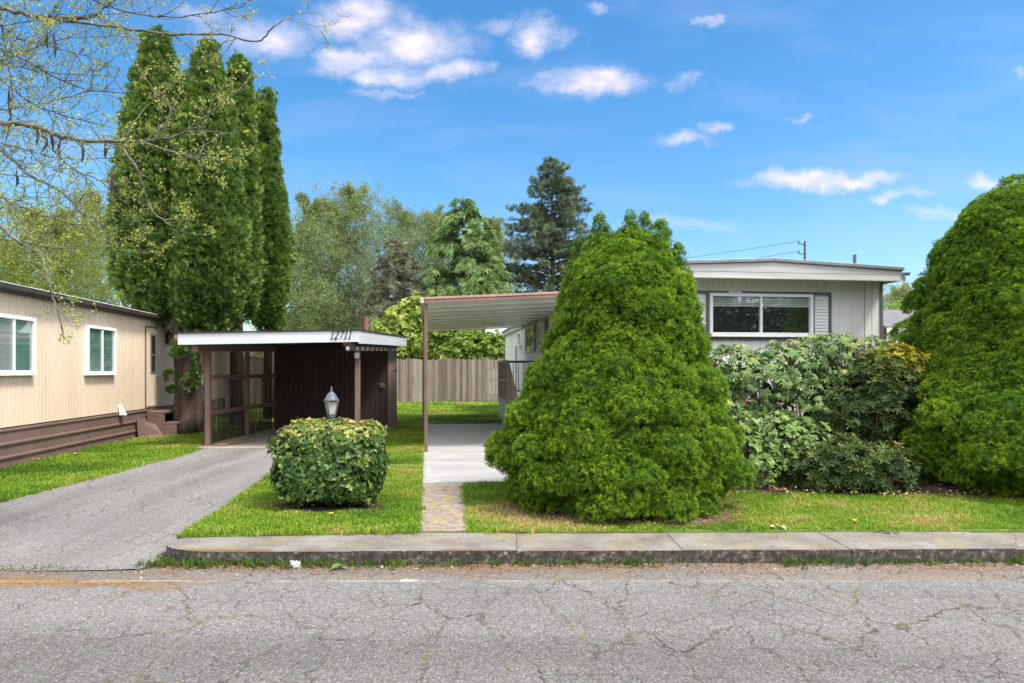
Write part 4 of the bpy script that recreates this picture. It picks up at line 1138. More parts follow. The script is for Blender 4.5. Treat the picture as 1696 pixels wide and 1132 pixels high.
def conifer_bush(name, label, cx, cy, prof, npads, size, per, leaders, tuft, group=None, trunk_r=.09, twigs=60, fit=.89):
    root = empty(name, (cx, cy, 0), label, 'conifer shrub', group)
    prof = [(z, max(r * fit - .06, .05), x) for z, r, x in prof]
    A = [cone_pads(prof, cx, cy, npads, size, rough=.10, spacing=1.0, stretch=.9), cone_pads([(z, r * .74, x) for z, r, x in prof], cx, cy, npads // 2, size * .9)]
    pc = np.concatenate([a[0] for a in A]); pr = np.concatenate([a[1] for a in A]); pn = np.concatenate([a[2] for a in A])
    for (lx, ly, lz0, lz1, lr) in leaders:
        k = 7
        for j in range(k):
            u = j / (k - 1); z = lz0 + (lz1 - lz0) * u - lr * .2; s = lr * (1 - u) ** .85 + .015
            pc = np.vstack([pc, [lx + rng.normal() * .012, ly + rng.normal() * .012, z]]); pr = np.vstack([pr, [s, s, (lz1 - lz0) / k * .95 + .02]]); pn = np.vstack([pn, [0, 0, .6]])
    P, Nn, ID, KI, hk = knob_tufts(pc, pr, pn, per, 12, tuft * 1.5, back=.0, bulge=.075, low=-.5)
    k = P[:, 2] > .03
    P, Nn, ID, KI, hk = P[k], Nn[k], ID[k], KI[k], hk[k]
    padt = rng.uniform(-.10, .10, len(pc)); kt = rng.normal(size=KI.max() + 1) * .10
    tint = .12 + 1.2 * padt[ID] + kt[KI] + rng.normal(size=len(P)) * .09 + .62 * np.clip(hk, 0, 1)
    s = tuft * rng.uniform(.7, 1.25, len(P))
    print(name, len(P), 'tufts')
    T = T_NEEDLE[0]
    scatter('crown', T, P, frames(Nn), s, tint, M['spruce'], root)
    zc_ = np.linspace(.12, .9, 9) * max(p[0] for p in prof); rc_, xc_ = profile(prof, zc_)
    cpc = np.stack([cx + xc_, np.full(9, cy), zc_], 1); cpr = np.stack([rc_ * 1.15, rc_ * 1.15, np.full(9, .55)], 1)
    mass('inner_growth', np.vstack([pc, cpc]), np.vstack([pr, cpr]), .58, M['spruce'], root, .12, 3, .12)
    g = MB(); H = max(p[0] for p in prof); g.tube([(cx, cy, 0), (cx + .02, cy, H * .5), (cx, cy, H * .85)], [trunk_r, trunk_r * .7, .02], 8)
    for i in range(twigs):
        z = rng.uniform(.12, H * .8); r, xo = profile(prof, z); t = rng.uniform(0, 6.28); u = rng.uniform(.7, .92)
        e = (cx + xo + r * u * math.cos(t), cy + r * u * math.sin(t), z + .1)
        g.tube([(cx, cy, z * .75), ((cx + e[0]) / 2, (cy + e[1]) / 2, z * .8), e], [.022, .016, .007], 5, cap=False)
    g.build('trunk', M['bark'], root)
    return root


SY = 7.62; kx = SY / F
sz = lambda py: EYE - (py - HZ) / F * SY
sprof = [(sz(408), .26, (1048 - 1030) * kx), (sz(424), .48, (1044 - 1030) * kx), (sz(442), .66, (1038 - 1030) * kx), (sz(485), .82, (1041 - 1030) * kx), (sz(560), .91, (1044 - 1030) * kx), (sz(620), 1.05, .01), (sz(680), 1.23, -.05), (sz(735), 1.37, -.09), (sz(785), 1.36, -.03), (sz(815), 1.26, 0), (.0, 1.15, 0)]
scx = at(1024, 0, SY)[0]
ld = []
for (px_, py_, yo, r_) in ((990, 366, -.1, .17), (1038, 369, -.18, .14), (1066, 362, .0, .18), (1106, 373, .15, .14), (1020, 392, .2, .13), (1085, 385, -.25, .14), (962, 402, .05, .13), (1128, 410, .1, .12)):
    ld.append((at(px_, 0, SY)[0], SY + yo, sz(py_) - .62, sz(py_) - .015, r_ * 1.2))
conifer_bush('dwarf_spruce', 'broad bright green dwarf spruce with several pointed tops between the pad and sidewalk', scx, SY, sprof, 400, .265, 150, ld, .0265)
RY = 9.0
rz_ = lambda py: EYE - (py - HZ) / F * RY
rk = RY / F
rprof = [(rz_(318), .05, 0), (rz_(338), .40, 0), (rz_(380), .82, 0), (rz_(430), 1.0, 0), (rz_(500), 1.12, 0), (rz_(560), 1.25, 0), (rz_(620), 1.38, 0), (rz_(680), 1.66, 0), (rz_(725), 1.82, 0), (rz_(765), 1.74, 0), (rz_(800), 1.4, 0)]
rcx = at(1682, 0, RY)[0]
ld = [(at(px_, 0, RY)[0], RY + yo, rz_(py_) - .55, rz_(py_) - .10, r_) for (px_, py_, yo, r_) in ((1668, 305, 0, .16), (1700, 308, .1, .16), (1640, 326, -.1, .14), (1735, 320, 0, .14), (1610, 352, .1, .13))]
conifer_bush('dwarf_spruce', 'large green dwarf spruce cut off by the right edge, branches lifted off dark mulch', rcx, RY, rprof, 440, .30, 150, ld, .031, trunk_r=.13, twigs=110, fit=.97)

# ---------------------------------------------------------------- clipped round shrub
hg = empty('clipped_shrub', (-1.95, 7.38, 0), 'clipped rounded leafy shrub with yellowish top wrapped round the lantern post', 'shrub')
n = 14000
d = unit(rng.normal(size=(n, 3))); e = d
e = e / (np.abs(e) ** 4.6).sum(1, keepdims=True) ** (1 / 4.6)
lay = rng.uniform(.78, 1.03, (n, 1)) + (rng.uniform(size=(n, 1)) < .02) * rng.uniform(.03, .10, (n, 1))
lump = 1 + .035 * np.sin(e[:, :1] * 9 + e[:, 2:] * 7) + .03 * np.sin(e[:, 1:2] * 11 - e[:, 2:] * 8)
taper = 1 - .10 * np.clip(-e[:, 2:], 0, 1) ** 2
HP = np.array([-1.95, 7.38, .475]) + e * np.array([.545, .46, .425]) * lay * lump * np.concatenate([taper, taper, np.ones_like(taper)], 1)
k = HP[:, 2] > .05
HP, e, d = HP[k], e[k], d[k]
nr = unit(e ** 5 * 1.2 + .2 * e + rng.normal(size=e.shape) * .45 + np.array([0, 0, .25]))
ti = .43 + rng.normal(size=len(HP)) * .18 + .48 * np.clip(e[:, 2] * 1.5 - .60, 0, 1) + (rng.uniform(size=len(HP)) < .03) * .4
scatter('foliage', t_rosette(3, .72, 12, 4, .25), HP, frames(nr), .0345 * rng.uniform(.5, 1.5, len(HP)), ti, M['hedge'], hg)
g = MB()
for i in range(46):
    t = rng.uniform(0, 6.28); q = rng.uniform(.3, .9); e_ = (-1.95 + .5 * q * math.cos(t), 7.38 + .42 * q * math.sin(t), rng.uniform(.4, .85))
    g.tube([(-1.95 + .12 * math.cos(t), 7.38 + .12 * math.sin(t), 0), (-1.95 + .3 * q * math.cos(t), 7.38 + .25 * q * math.sin(t), e_[2] * .5), e_], [.012, .009, .004], 5, cap=False)
g.build('stems', M['twig'], hg)


def rosette_shrub(name, label, lobes, n, tmpl, size, mat, tintf, cat='shrub', stems=70, shell=.72, updir=.7):
    """leafy shrub filled from overlapping lobes (x, y, z, rx, ry, rz)"""
    c = np.mean([[l[0], l[1]] for l in lobes], axis=0)
    root = empty(name, (c[0], c[1], 0), label, cat)
    L = np.array(lobes); vol = L[:, 3] * L[:, 4] + L[:, 3] * L[:, 5]; cnt = (n * vol / vol.sum()).astype(int)
    P, D = [], []
    for l, k in zip(L, cnt):
        d = unit(rng.normal(size=(k, 3))); u = rng.uniform(shell, 1.03, (k, 1)) * (1 + .10 * np.sin(d[:, :1] * 7 + l[0] * 9) * np.cos(d[:, 2:] * 6 + l[1] * 5))
        P.append(l[:3] + d * l[3:] * u); D.append(d)
    P = np.concatenate(P); D = np.concatenate(D)
    k = P[:, 2] > .05; P, D = P[k], D[k]
    inn = np.sqrt((((P[:, None] - L[None, :, :3]) / L[None, :, 3:]) ** 2).sum(-1)).min(1)
    k = inn > .60; P, D = P[k], D[k]
    nr = unit(D + np.array([0, -.15, updir]) + rng.normal(size=D.shape) * .35)
    scatter('foliage', tmpl, P, frames(nr), size * rng.uniform(.7, 1.3, len(P)), tintf(P, D), mat, root)
    g = MB()
    for i in range(stems):
        l = L[rng.integers(len(L))]; d = unit(rng.normal(size=3)); e_ = l[:3] + d * l[3:] * .93; e_[2] = max(e_[2], .15)
        b_ = np.array([c[0] + (l[0] - c[0]) * .5 + rng.normal() * .1, c[1] + (l[1] - c[1]) * .5 + rng.normal() * .1, 0]); m_ = (b_ + e_) / 2 + rng.normal(size=3) * .06
        g.tube([b_, m_, e_], [.014, .010, .005], 5, cap=False)
    g.build('stems', M['twig'], root)
    return root


def px3(px_, py_, Y, rx, ry, rz__): x, y, z = at(px_, py_, Y); return (x, y, z, rx, ry, rz__)


rh = rosette_shrub('rhododendron', 'tall leggy rhododendron with large grey-green leaves under the front window',
    [px3(1210, 612, 9.3, .40, .4, .36), px3(1190, 665, 9.2, .35, .4, .4), px3(1250, 640, 9.2, .50, .5, .42), px3(1300, 620, 9.25, .55, .5, .48), px3(1370, 600, 9.3, .6, .5, .42), px3(1430, 600, 9.35, .55, .5, .38), px3(1340, 680, 9.2, .6, .5, .5), px3(1215, 690, 9.2, .35, .4, .4), px3(1400, 660, 9.3, .6, .45, .5), px3(1470, 610, 9.4, .35, .4, .28)],
    2500, t_rosette(8, .34, -5, 21, .22), .080, M['rhodo'], lambda P, D: np.minimum(.42 + rng.normal(size=len(P)) * .2 + .15 * np.clip(D[:, 2], 0, 1), .9), 'shrub', 110)
for i in range(42):         # bare shoots with a few leaves above the outline
    u = rng.uniform(1185, 1480); base = at(u, 600 + (18 if u < 1260 else -12), 9.2 + rng.uniform(-.2, .2)); h = rng.uniform(.12, .34) * (1.2 if u < 1260 else .8)
    MB().tube([(base[0], base[1], base[2] - .2), (base[0] + rng.normal() * .04, base[1], base[2] + h * .5), (base[0] + rng.normal() * .07, base[1], base[2] + h)], [.006, .005, .003], 5).build('shoot', M['twig'], rh)
q = at(1233, 667, 8.72); g = MB()
for k in range(9):
    t = k * .7; g.add([(q[0], q[1], q[2]), (q[0] + .016 * math.cos(t), q[1] - .006, q[2] + .02 * math.sin(t)), (q[0] + .024 * math.cos(t + .4), q[1] - .015, q[2] + .028 * math.sin(t + .4)), (q[0] + .016 * math.cos(t + .8), q[1] - .008, q[2] + .02 * math.sin(t + .8))], [(0, 1, 2, 3)])
g.build('red_flower', M['red'], rh)
rosette_shrub('evergreen_shrub', 'low shrub of pale green leaf rosettes right beside the broad bright dwarf spruce',
    [px3(1250, 770, 8.55, .45, .42, .36), px3(1290, 735, 8.7, .5, .45, .42), px3(1335, 750, 8.6, .38, .4, .4), px3(1225, 730, 8.8, .35, .4, .36), px3(1215, 785, 8.6, .35, .4, .3)],
    2100, t_rosette(8, .46, 12, 22, .12), .054, M['rosy'], lambda P, D: .45 + rng.normal(size=len(P)) * .2 + .2 * np.clip(D[:, 2], 0, 1))
rosette_shrub('evergreen_shrub', 'dark narrow-leaved shrub with a golden yellow crown next to the right-hand spruce',
    [px3(1440, 680, 8.9, .5, .42, .42), px3(1462, 632, 8.9, .42, .42, .40), px3(1482, 606, 8.9, .34, .35, .26), px3(1390, 690, 8.95, .42, .4, .36), px3(1490, 720, 8.95, .42, .4, .40)],
    1900, t_rosette(9, .22, 30, 23, .1), .085, M['yellowtop'], lambda P, D: .20 + rng.normal(size=len(P)) * .11 + np.clip((P[:, 2] - 1.15) * .75, 0, .4) * np.clip((P[:, 0] - 4.2) * 3, 0, 1) + .24 * np.clip((P[:, 0] - 4.62) * 3, 0, 1) * np.clip((P[:, 2] - 1.30) * 4, 0, 1))
rosette_shrub('evergreen_shrub', 'low dark shrub with narrow leaves and tan tips in front, on the mulch',
    [px3(1400, 775, 8.25, .48, .40, .36), px3(1455, 780, 8.25, .42, .40, .34), px3(1350, 785, 8.3, .32, .38, .30)],
    1500, t_rosette(9, .20, 32, 24, .1), .082, M['narrow'], lambda P, D: .32 + rng.normal(size=len(P)) * .16 + .40 * np.clip(D[:, 2] - .35, 0, 1) + .2 * (P[:, 0] > 4.2) * np.clip(D[:, 2], 0, 1))

# ---------------------------------------------------------------- columnar arborvitae
def thuja(label, spires, trunkpts, per=170, npads=170, size=.34):
    """spires: (cx, cy, profile[(z, r, xoff)])"""
    root = empty('arborvitae_tree', (trunkpts[0][0][0], trunkpts[0][0][1], 0), label, 'tree', None)
    for (cx, cy, prof) in spires:
        prof = [(z - (.12 if i == 0 else 0), max(r - .20, .05), x) for i, (z, r, x) in enumerate(prof)]
        zb = min(p[0] for p in prof); prof = [(z + (.22 if z < zb + 1.2 else 0), r, x) for z, r, x in prof]
        a = cone_pads(prof, cx, cy, npads, size, stretch=1.35, rough=.13, spacing=.6)
        b_ = cone_pads([(z, r * .72, x) for z, r, x in prof], cx, cy, npads // 2, size, stretch=1.35)
        pc, pr, pn = [np.concatenate([u, v]) for u, v in zip(a, b_)]
        top = max(prof)[0]
        for j in range(6): pc = np.vstack([pc, [cx + prof[0][2] + rng.normal() * .04, cy + rng.normal() * .04, top - .1 - j * .17]]); pr = np.vstack([pr, [.06 + .035 * j, .06 + .035 * j, .2]]); pn = np.vstack([pn, [0, 0, .5]])
        P, Nn, ID, KI, hk = knob_tufts(pc, pr, pn, per, 7, .105, cull=.68, up=.45, bulge=.2)
        padt = rng.uniform(-.13, .13, len(pc)); kt = rng.normal(size=KI.max() + 1) * .10
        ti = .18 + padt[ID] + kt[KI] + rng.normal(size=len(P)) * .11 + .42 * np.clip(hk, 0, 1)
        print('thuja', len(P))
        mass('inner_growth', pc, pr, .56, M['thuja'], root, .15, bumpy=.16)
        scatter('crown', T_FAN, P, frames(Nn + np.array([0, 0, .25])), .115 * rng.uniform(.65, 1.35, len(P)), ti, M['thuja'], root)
    g = MB()
    for (pts, rr) in [(t, r) for t, r in zip(trunkpts[0::2], trunkpts[1::2])]: g.tube(pts, rr, 14)
    g.build('trunk', M['bark'], root, smooth=True)
    return root


def tz(py, Y): return EYE - (py - HZ) / F * Y
def sp(Y, rows, px0):
    """rows (py, left px, right px) -> profile rows about column px0"""
    k = Y / F
    return [(tz(a, Y), (r - l) / 2 * k, ((l + r) / 2 - px0) * k) for a, l, r in rows]


A = sp(16, [(60, 250, 272), (80, 236, 285), (120, 222, 298), (170, 212, 305), (230, 202, 310), (330, 190, 315), (400, 187, 318), (460, 190, 318), (500, 205, 315), (535, 240, 312)], 260)
B = sp(15.9, [(68, 330, 356), (100, 312, 366), (150, 302, 378), (220, 290, 386), (300, 282, 396), (400, 280, 406), (470, 282, 408), (515, 290, 400), (545, 300, 385)], 345)
T0 = at(309, 718, 15.9)
bt = lambda px_, py_, Y=15.9: at(px_, py_, Y)
stem1 = [(bt(305, 722)[0], 15.75, -.05), bt(304, 700, 15.8), bt(303, 640, 15.8), bt(300, 580, 15.8), bt(290, 480), bt(272, 300), bt(262, 100)]
stem2 = [(bt(318, 722)[0], 16.05, -.05), bt(318, 690, 16), bt(320, 640, 16), bt(324, 580, 16), bt(338, 480), bt(346, 300), bt(345, 110)]
stem3 = [(bt(311, 722)[0], 15.62, -.05), bt(311, 690, 15.66), bt(312, 620, 15.7), bt(316, 560, 15.8), bt(322, 500), bt(330, 420)]
th = thuja('broad double-topped arborvitae with thick split trunk beside the tan home', [(at(260, 0, 16)[0], 16, A), (at(345, 0, 15.9)[0], 15.95, B)],
    [stem1, [.42, .23, .17, .17, .14, .09, .03], stem2, [.36, .21, .17, .16, .13, .08, .03], stem3, [.33, .17, .13, .12, .1, .05]], per=40, npads=230)
# low sprigs growing straight from its trunk
pc = np.array([at(*q) for q in ((300, 570, 15.5), (318, 575, 15.45), (333, 600, 15.6), (283, 621, 15.6), (312, 635, 15.4), (322, 622, 15.5), (284, 645, 15.7), (335, 560, 15.6), (296, 585, 15.45))]); pr = .8 * np.array([[.22, .2, .16], [.22, .2, .16], [.16, .2, .24], [.17, .12, .12], [.18, .12, .16], [.14, .1, .16], [.08, .08, .06], [.26, .2, .2], [.18, .16, .12]])
P, Nn, ID = pads_to_tufts(pc, pr, np.tile([0, -.3, .2], (len(pc), 1)), 120, jitter=.2, cull=.5)
scatter('trunk_sprig', T_FAN, P, frames(Nn), .085 * rng.uniform(.6, 1.3, len(P)), .36 + rng.normal(size=len(P)) * .16, M['thuja'], th)
Cc = sp(18.2, [(97, 384, 398), (130, 372, 410), (200, 362, 416), (300, 355, 424), (400, 350, 426), (480, 350, 426), (530, 360, 418)], 392)
thuja('tall narrow arborvitae tucked behind the right side of the double-topped one', [(at(398, 0, 18.2)[0], 18.2, Cc)], [[(at(392, 0, 18.2)[0], 18.2, 0), at(392, 540, 18.2), at(392, 130, 18.2)], [.2, .16, .03]], per=40, npads=170)
D = sp(20, [(157, 436, 447), (190, 429, 454), (240, 421, 465), (300, 416, 474), (360, 414, 485), (430, 414, 486), (500, 414, 482), (545, 420, 475)], 447)
thuja('slender arborvitae standing alone, rightmost and shortest of the dark columns', [(at(442, 0, 20)[0], 20, D)], [[(at(447, 0, 20)[0], 20, 0), at(447, 545, 20), at(445, 190, 20)], [.2, .16, .03]], per=40, npads=190)

# ---------------------------------------------------------------- background trees
def leaf_tree(name, label, x, y, H, R, mat, bark, nleaf=2600, lean=0, z_low=.18, size=.34, group=None, nb=34, col=.45, up=.9, tr=.012, tmpl=None, shape='oval', cat='tree', r=None):
    r = r or random.Random(int(abs(x) * 97 + y * 13)); root = empty(name, (x, y, 0), label, cat, group)
    g = MB(); pts = [Vector((x + lean * H * u * u + .012 * H * math.sin(u * 5 + x), y + .01 * H * math.sin(u * 4 + 1 + x), H * u * .97)) for u in np.linspace(0, 1, 9)]
    g.tube(pts, [max(H * tr * (1 - u) ** .8, .012) for u in np.linspace(0, 1, 9)], 7)
    leafp = []
    def tp(u):
        f = u * 8; i = min(int(f), 7); return pts[i].lerp(pts[i + 1], f - i)
    for i in range(nb):
        u = z_low + (1 - z_low) * ((i + r.random()) / nb) * .97; v = (u - z_low) / (1 - z_low)
        L = R * ((math.sin(math.pi * min(v * .92 + .08, 1) ** .75) * .85 + .18) if shape == 'oval' else (1 - v) ** .7 + .10) * r.uniform(.7, 1.2)
        a = r.uniform(0, 6.28); d = Vector((math.cos(a), math.sin(a), up * r.uniform(.6, 1.4))).normalized(); p = tp(u); q = [p]
        for k in range(4):
            d = (d + Vector((r.uniform(-.3, .3), r.uniform(-.3, .3), r.uniform(-.12, .25)))).normalized(); q.append(q[-1] + d * L * .3)
        g.tube(q, [max(H * tr * .42 * (1 - u * .7) * (1 - k * .22), .008) for k in range(5)], 4, cap=False)
        for k in range(1, 5):
            for _ in range(3):
                e = q[k] + Vector((r.gauss(0, 1), r.gauss(0, 1), r.gauss(.25, .8))) * L * .17
                g.tube([q[k - 1].lerp(q[k], r.random()), e], [.012, .006], 3, cap=False)
                for _ in range(max(1, int(nleaf / nb / 12))):
                    leafp.append(e + Vector((r.gauss(0, 1), r.gauss(0, 1), r.gauss(0, 1))) * L * .10)
    g.build('trunk', bark, root)
    P = np.array(leafp); cl = np.sin(P[:, 0] * 1.1 + x) * np.sin(P[:, 2] * .9 + y) * .10
    scatter('crown', tmpl, P, frames(rng.normal(size=P.shape)), size * rng.uniform(.55, 1.35, len(P)), col + cl + rng.normal(size=len(P)) * .17, mat, root)
    return root


TL = t_clump(9, .42, 5); TL2 = t_clump(5, .52, 9)


def bgx(px_, Y): return (px_ - 848) / F * Y
def bgh(py, Y): return EYE - (py - HZ) / F * Y


AL = 'loose grey-green alder with thin pale trunk in the row beyond the fence'
for (px_, top, Y, w, lab) in ((505, 322, 52, 62, 'alder nearest the slender arborvitae, thin pale trunk showing, in the far row'),
                              (548, 330, 56, 62, 'soft grey-green alder between the two taller ones in the far row'),
                              (592, 300, 58, 78, 'tallest wispy alder of the far row, its feathery top against the sky'),
                              (665, 338, 62, 80, 'thin-topped alder behind the drab grey-brown conifer'),
                              (715, 344, 64, 64, 'faint alder just left of the drooping cedar'),
                              (822, 362, 62, 54, 'small airy alder between the drooping cedar and the tall dark fir')):
    leaf_tree('alder_tree', lab, bgx(px_, Y), Y, bgh(top, Y), w / F * Y * 1.05, M['alder'], M['greybark'], 10500, 0, .10, .24, 'alders in the far row', 60, .48, .75, .010, TL2)
for (px_, top, Y, w, nl, lab) in ((75, 352, 44, 115, 9500, 'bushy fresh green birch above the tan home\'s roof at far left'),
                              (20, 396, 50, 70, 4200, 'low pale birch at the far left edge of the tree line'),
                              (165, 312, 52, 62, 4200, 'tall airy birch with bare pale stems left of the arborvitae'),
                              (128, 372, 58, 50, 3200, 'thin birch between the bushy one and the tall airy one')):
    leaf_tree('birch_tree', lab, bgx(px_, Y), Y, bgh(top, Y), w / F * Y * .95, M['birchleaf'], M['greybark'], int(nl * 1.5), 0, .12, .22, 'birches beyond the tan home', 52, .45, .75, .007, TL2)
# dense lower growth under the far row: one mass
P = []
for i in range(26):
    px_ = rng.uniform(455, 840); Y = rng.uniform(60, 74); h = bgh(rng.uniform(440, 520), Y); x0 = bgx(px_, Y)
    q = rng.normal(size=(520, 3)) * np.array([1.9, 1.5, h * .24]) + np.array([x0, Y, h * .5]); P.append(q[(q[:, 2] > .2) & (q[:, 2] < h * 1.1)])
for i in range(12):
    px_ = rng.uniform(-120, 230); Y = rng.uniform(60, 70); h = bgh(rng.uniform(430, 500), Y); x0 = bgx(px_, Y)
    q = rng.normal(size=(420, 3)) * np.array([2.2, 1.5, h * .24]) + np.array([x0, Y, h * .5]); P.append(q[(q[:, 2] > .2) & (q[:, 2] < h * 1.1)])
for i in range(12):
    px_ = rng.uniform(1420, 1800); Y = rng.uniform(70, 95); h = bgh(rng.uniform(490, 515), Y); x0 = bgx(px_, Y)
    q = rng.normal(size=(420, 3)) * np.array([2.6, 1.5, h * .24]) + np.array([x0, Y, h * .5]); P.append(q[(q[:, 2] > .2) & (q[:, 2] < h * 1.1)])
P = np.concatenate(P)
tag(scatter('undergrowth', TL, P, frames(rng.normal(size=P.shape)), .55 * rng.uniform(.5, 1.3, len(P)), .35 + .12 * np.sin(P[:, 0] * .9) + rng.normal(size=len(P)) * .16, M['alder']), 'mass of green undergrowth below the far tree row', kind='stuff')


def fir_tree(name, label, x, y, H, R, mat, bark, whorls=34, per=7, droop=.25, tipdroop=.0, spray=.42, dens=5.5, col=.45, z_low=.08, power=.85, tmpl=None, hang=0.0, ragged=.25, thin=1.0):
    r = np.random.default_rng(int(abs(x) * 31 + y)); root = empty(name, (x, y, 0), label, 'tree')
    g = MB(); g.tube([(x, y, 0), (x + .05, y, H * .5), (x, y, H * .99)], [H * .016, H * .009, .02], 8)
    P, Dn = [], []
    for i in range(whorls):
        u = z_low + (1 - z_low) * (i / whorls) ** .92
        for j in range(per):
            if r.uniform() > thin: continue
            a = r.uniform(0, 6.28); L = R * ((1 - u) / (1 - z_low)) ** power * r.uniform(1 - ragged * 1.6, 1 + ragged * .6) + .12
            d = np.array([math.cos(a), math.sin(a), 0]); z0 = u * H; n = 7
            rise = r.uniform(.15, .35)
            line = [np.array([x, y, z0]) + d * L * t + np.array([0, 0, L * (rise * t - (droop + tipdroop * t * t) * t * t)]) for t in np.linspace(0, 1, n)]
            g.tube([tuple(q) for q in line], list(np.linspace(max(.012, .018 * L), .006, n)), 4, cap=False)
            m = max(4, int(L * dens)); tt = r.uniform(.12, 1.0, m) ** .8
            for t in tt:
                f = t * (n - 1); k = min(int(f), n - 2); p = line[k] + (line[k + 1] - line[k]) * (f - k); tang = unit(line[k + 1] - line[k])
                side = np.array([-d[1], d[0], 0]) * r.choice([-1, 1]) * r.uniform(.1, 1.0)
                P.append(p + side * L * .10 * (1.15 - t) + r.normal(size=3) * .04); Dn.append(tang * .8 + side + np.array([0, 0, -hang + r.normal() * .25]))
    g.build('trunk', bark, root)
    P = np.array(P); Dn = np.array(Dn)
    k = r.uniform(size=len(P)) < 1.0
    scatter('crown', tmpl, P[k], frames(Dn[k]), spray * r.uniform(.6, 1.3, k.sum()), col + .1 * np.sin(P[k, 2] * 2.1 + P[k, 0]) + r.normal(size=k.sum()) * .17, mat, root)
    return root


TF = t_fan(9, .11, 62, 8, .35); TF2 = t_fan(8, .10, 38, 12, .25)
fir_tree('fir_tree', 'tall grey-green fir with ragged upswept branches behind the canopy', bgx(914, 52), 52, bgh(262, 52), 150 / F * 52, M['fir'], M['bark'], 50, 9, .16, -.05, .46, 8.5, .56, .06, .66, TF, .05, .34, .95)
fir_tree('cedar_tree', 'bright green cedar with drooping tiered branches above the board fence', bgx(766, 47), 47, bgh(322, 47), 140 / F * 47, M['deodar'], M['bark'], 27, 7, .22, .28, .62, 10.5, .5, .10, .72, TF2, .75, .22)
fir_tree('cedar_tree', 'smaller second top of the drooping cedar, just to its right', bgx(802, 48.2), 48.2, bgh(352, 48.2), 70 / F * 48, M['deodar'], M['bark'], 22, 6, .22, .28, .55, 10, .5, .15, .72, TF2, .75, .22)
fir_tree('fir_tree', 'drab grey-brown sparse conifer left of the drooping cedar', bgx(652, 45), 45, bgh(392, 45), 105 / F * 45, M['greyfir'], M['twig'], 30, 7, .30, .12, .40, 7.0, .45, .10, .55, TF, .25, .3)


def lobe_bush(name, label, lobes, n, size, mat, tmpl, col=.5, cat='shrub', topb=.15, trunk=True):
    L = np.array(lobes); root = empty(name, (L[:, 0].mean(), L[:, 1].mean(), 0), label, cat); P, D = [], []
    cnt = (n * (L[:, 3] * L[:, 5]) / (L[:, 3] * L[:, 5]).sum()).astype(int)
    for l, k in zip(L, cnt):
        d = unit(rng.normal(size=(k, 3))); u = rng.uniform(.6, 1.05, (k, 1)) * (1 + .13 * np.sin(d[:, :1] * 6 + l[0]) * np.cos(d[:, 2:] * 7)); P.append(l[:3] + d * l[3:] * u); D.append(d)
    P = np.concatenate(P); D = np.concatenate(D); k = P[:, 2] > .1; P, D = P[k], D[k]
    scatter('foliage', tmpl, P, frames(D + np.array([0, 0, .6]) + rng.normal(size=D.shape) * .5), size * rng.uniform(.6, 1.3, len(P)), col + topb * D[:, 2] + rng.normal(size=len(P)) * .18, mat, root)
    g = MB()
    for l in L:
        for _ in range(5):
            d = unit(rng.normal(size=3)); g.tube([(L[:, 0].mean() + rng.normal() * .3, L[:, 1].mean(), 0), tuple(l[:3]), tuple(l[:3] + d * l[3:] * .85)], [.06, .04, .012], 5, cap=False)
    g.build('stems', M['twig'], root)
    return root


BY = 36
lobe_bush('flowering_shrub', 'tall yellow-green flowering shrub behind the fence, between shed roof and canopy', [px3(668, 545, BY, 1.2, 1.1, 1.4), px3(640, 560, BY, 1.0, 1, 1.1), px3(690, 520, BY, .8, .8, 1.0), px3(655, 585, BY, 1.3, 1, 1.0), px3(700, 570, BY, 1.2, 1, 1.1), px3(735, 580, BY, 1.0, 1, .8)], 7200, .17, M['lilac'], t_rosette(6, .5, 25, 31), .50)
lobe_bush('shrub', 'lush green rounded shrub behind the fence under the canopy', [px3(775, 585, 34.5, 1.1, 1, .85), px3(808, 580, 34.5, 1.0, 1, .95), px3(745, 592, 34.5, .8, .8, .6), px3(830, 585, 34.5, .9, .8, .95), px3(770, 565, 35.5, 1.0, .8, .8), px3(738, 560, 35.5, .9, .8, .8)], 4800, .15, M['lush'], t_rosette(6, .5, 25, 32), .42)
lobe_bush('shrub', 'bright sunlit bush right of the grey home beside the shingled house', [px3(1490, 540, 40, 1.2, 1, 1.3), px3(1505, 530, 41, 1.4, 1, 1.3)], 2600, .24, M['lush'], TL2, .6)
leaf_tree('bare_tree', 'gnarled almost leafless tree standing above the shingled house', bgx(1516, 60), 60, bgh(466, 60), 2.6, M['birchleaf'], M['twig'], 240, .01, .4, .2, None, 26, .4, .8, .02, TL2)
leaf_tree('alder_tree', 'pale hazy tree beyond the shingled house at right', bgx(1496, 75), 75, bgh(480, 75), 3.4, M['alder'], M['greybark'], 2600, .0, .15, .4, None, 30, .6, .9, .01, TL)

P = []
for i in range(34):
    x0 = -48 + 96 * i / 33 + rng.normal(); h = rng.uniform(6.5, 11)
    P.append(rng.normal(size=(330, 3)) * np.array([1.7, 1.2, h * .25]) + np.array([x0, -24 + rng.normal(), h * .48]))
P = np.concatenate(P); P = P[P[:, 2] > 0]
tag(scatter('tree_line', t_clump(9, .55, 6), P, frames(rng.normal(size=P.shape)), .75 * rng.uniform(.6, 1.4, len(P)), .25 + rng.normal(size=len(P)) * .15, M['fir']), 'dark trees across the street mirrored in the front window', kind='stuff')

# ---------------------------------------------------------------- overhanging budding tree (trunk just outside the frame)
ot = empty('overhanging_tree', (-7.0, 6.9, 0), 'lichen-covered tree with budding bare branches reaching in from the upper left', 'tree')
r = random.Random(21)
tw = MB(); limb = MB(); budp, budn = [], []
limb.tube([(-7.0, 6.9, 0), (-6.95, 6.85, 1.2), (-6.85, 6.8, 2.4), (-6.7, 6.7, 3.6), (-6.75, 6.6, 4.8), (-6.6, 6.6, 6.2)], [.26, .2, .17, .14, .11, .05], 12)


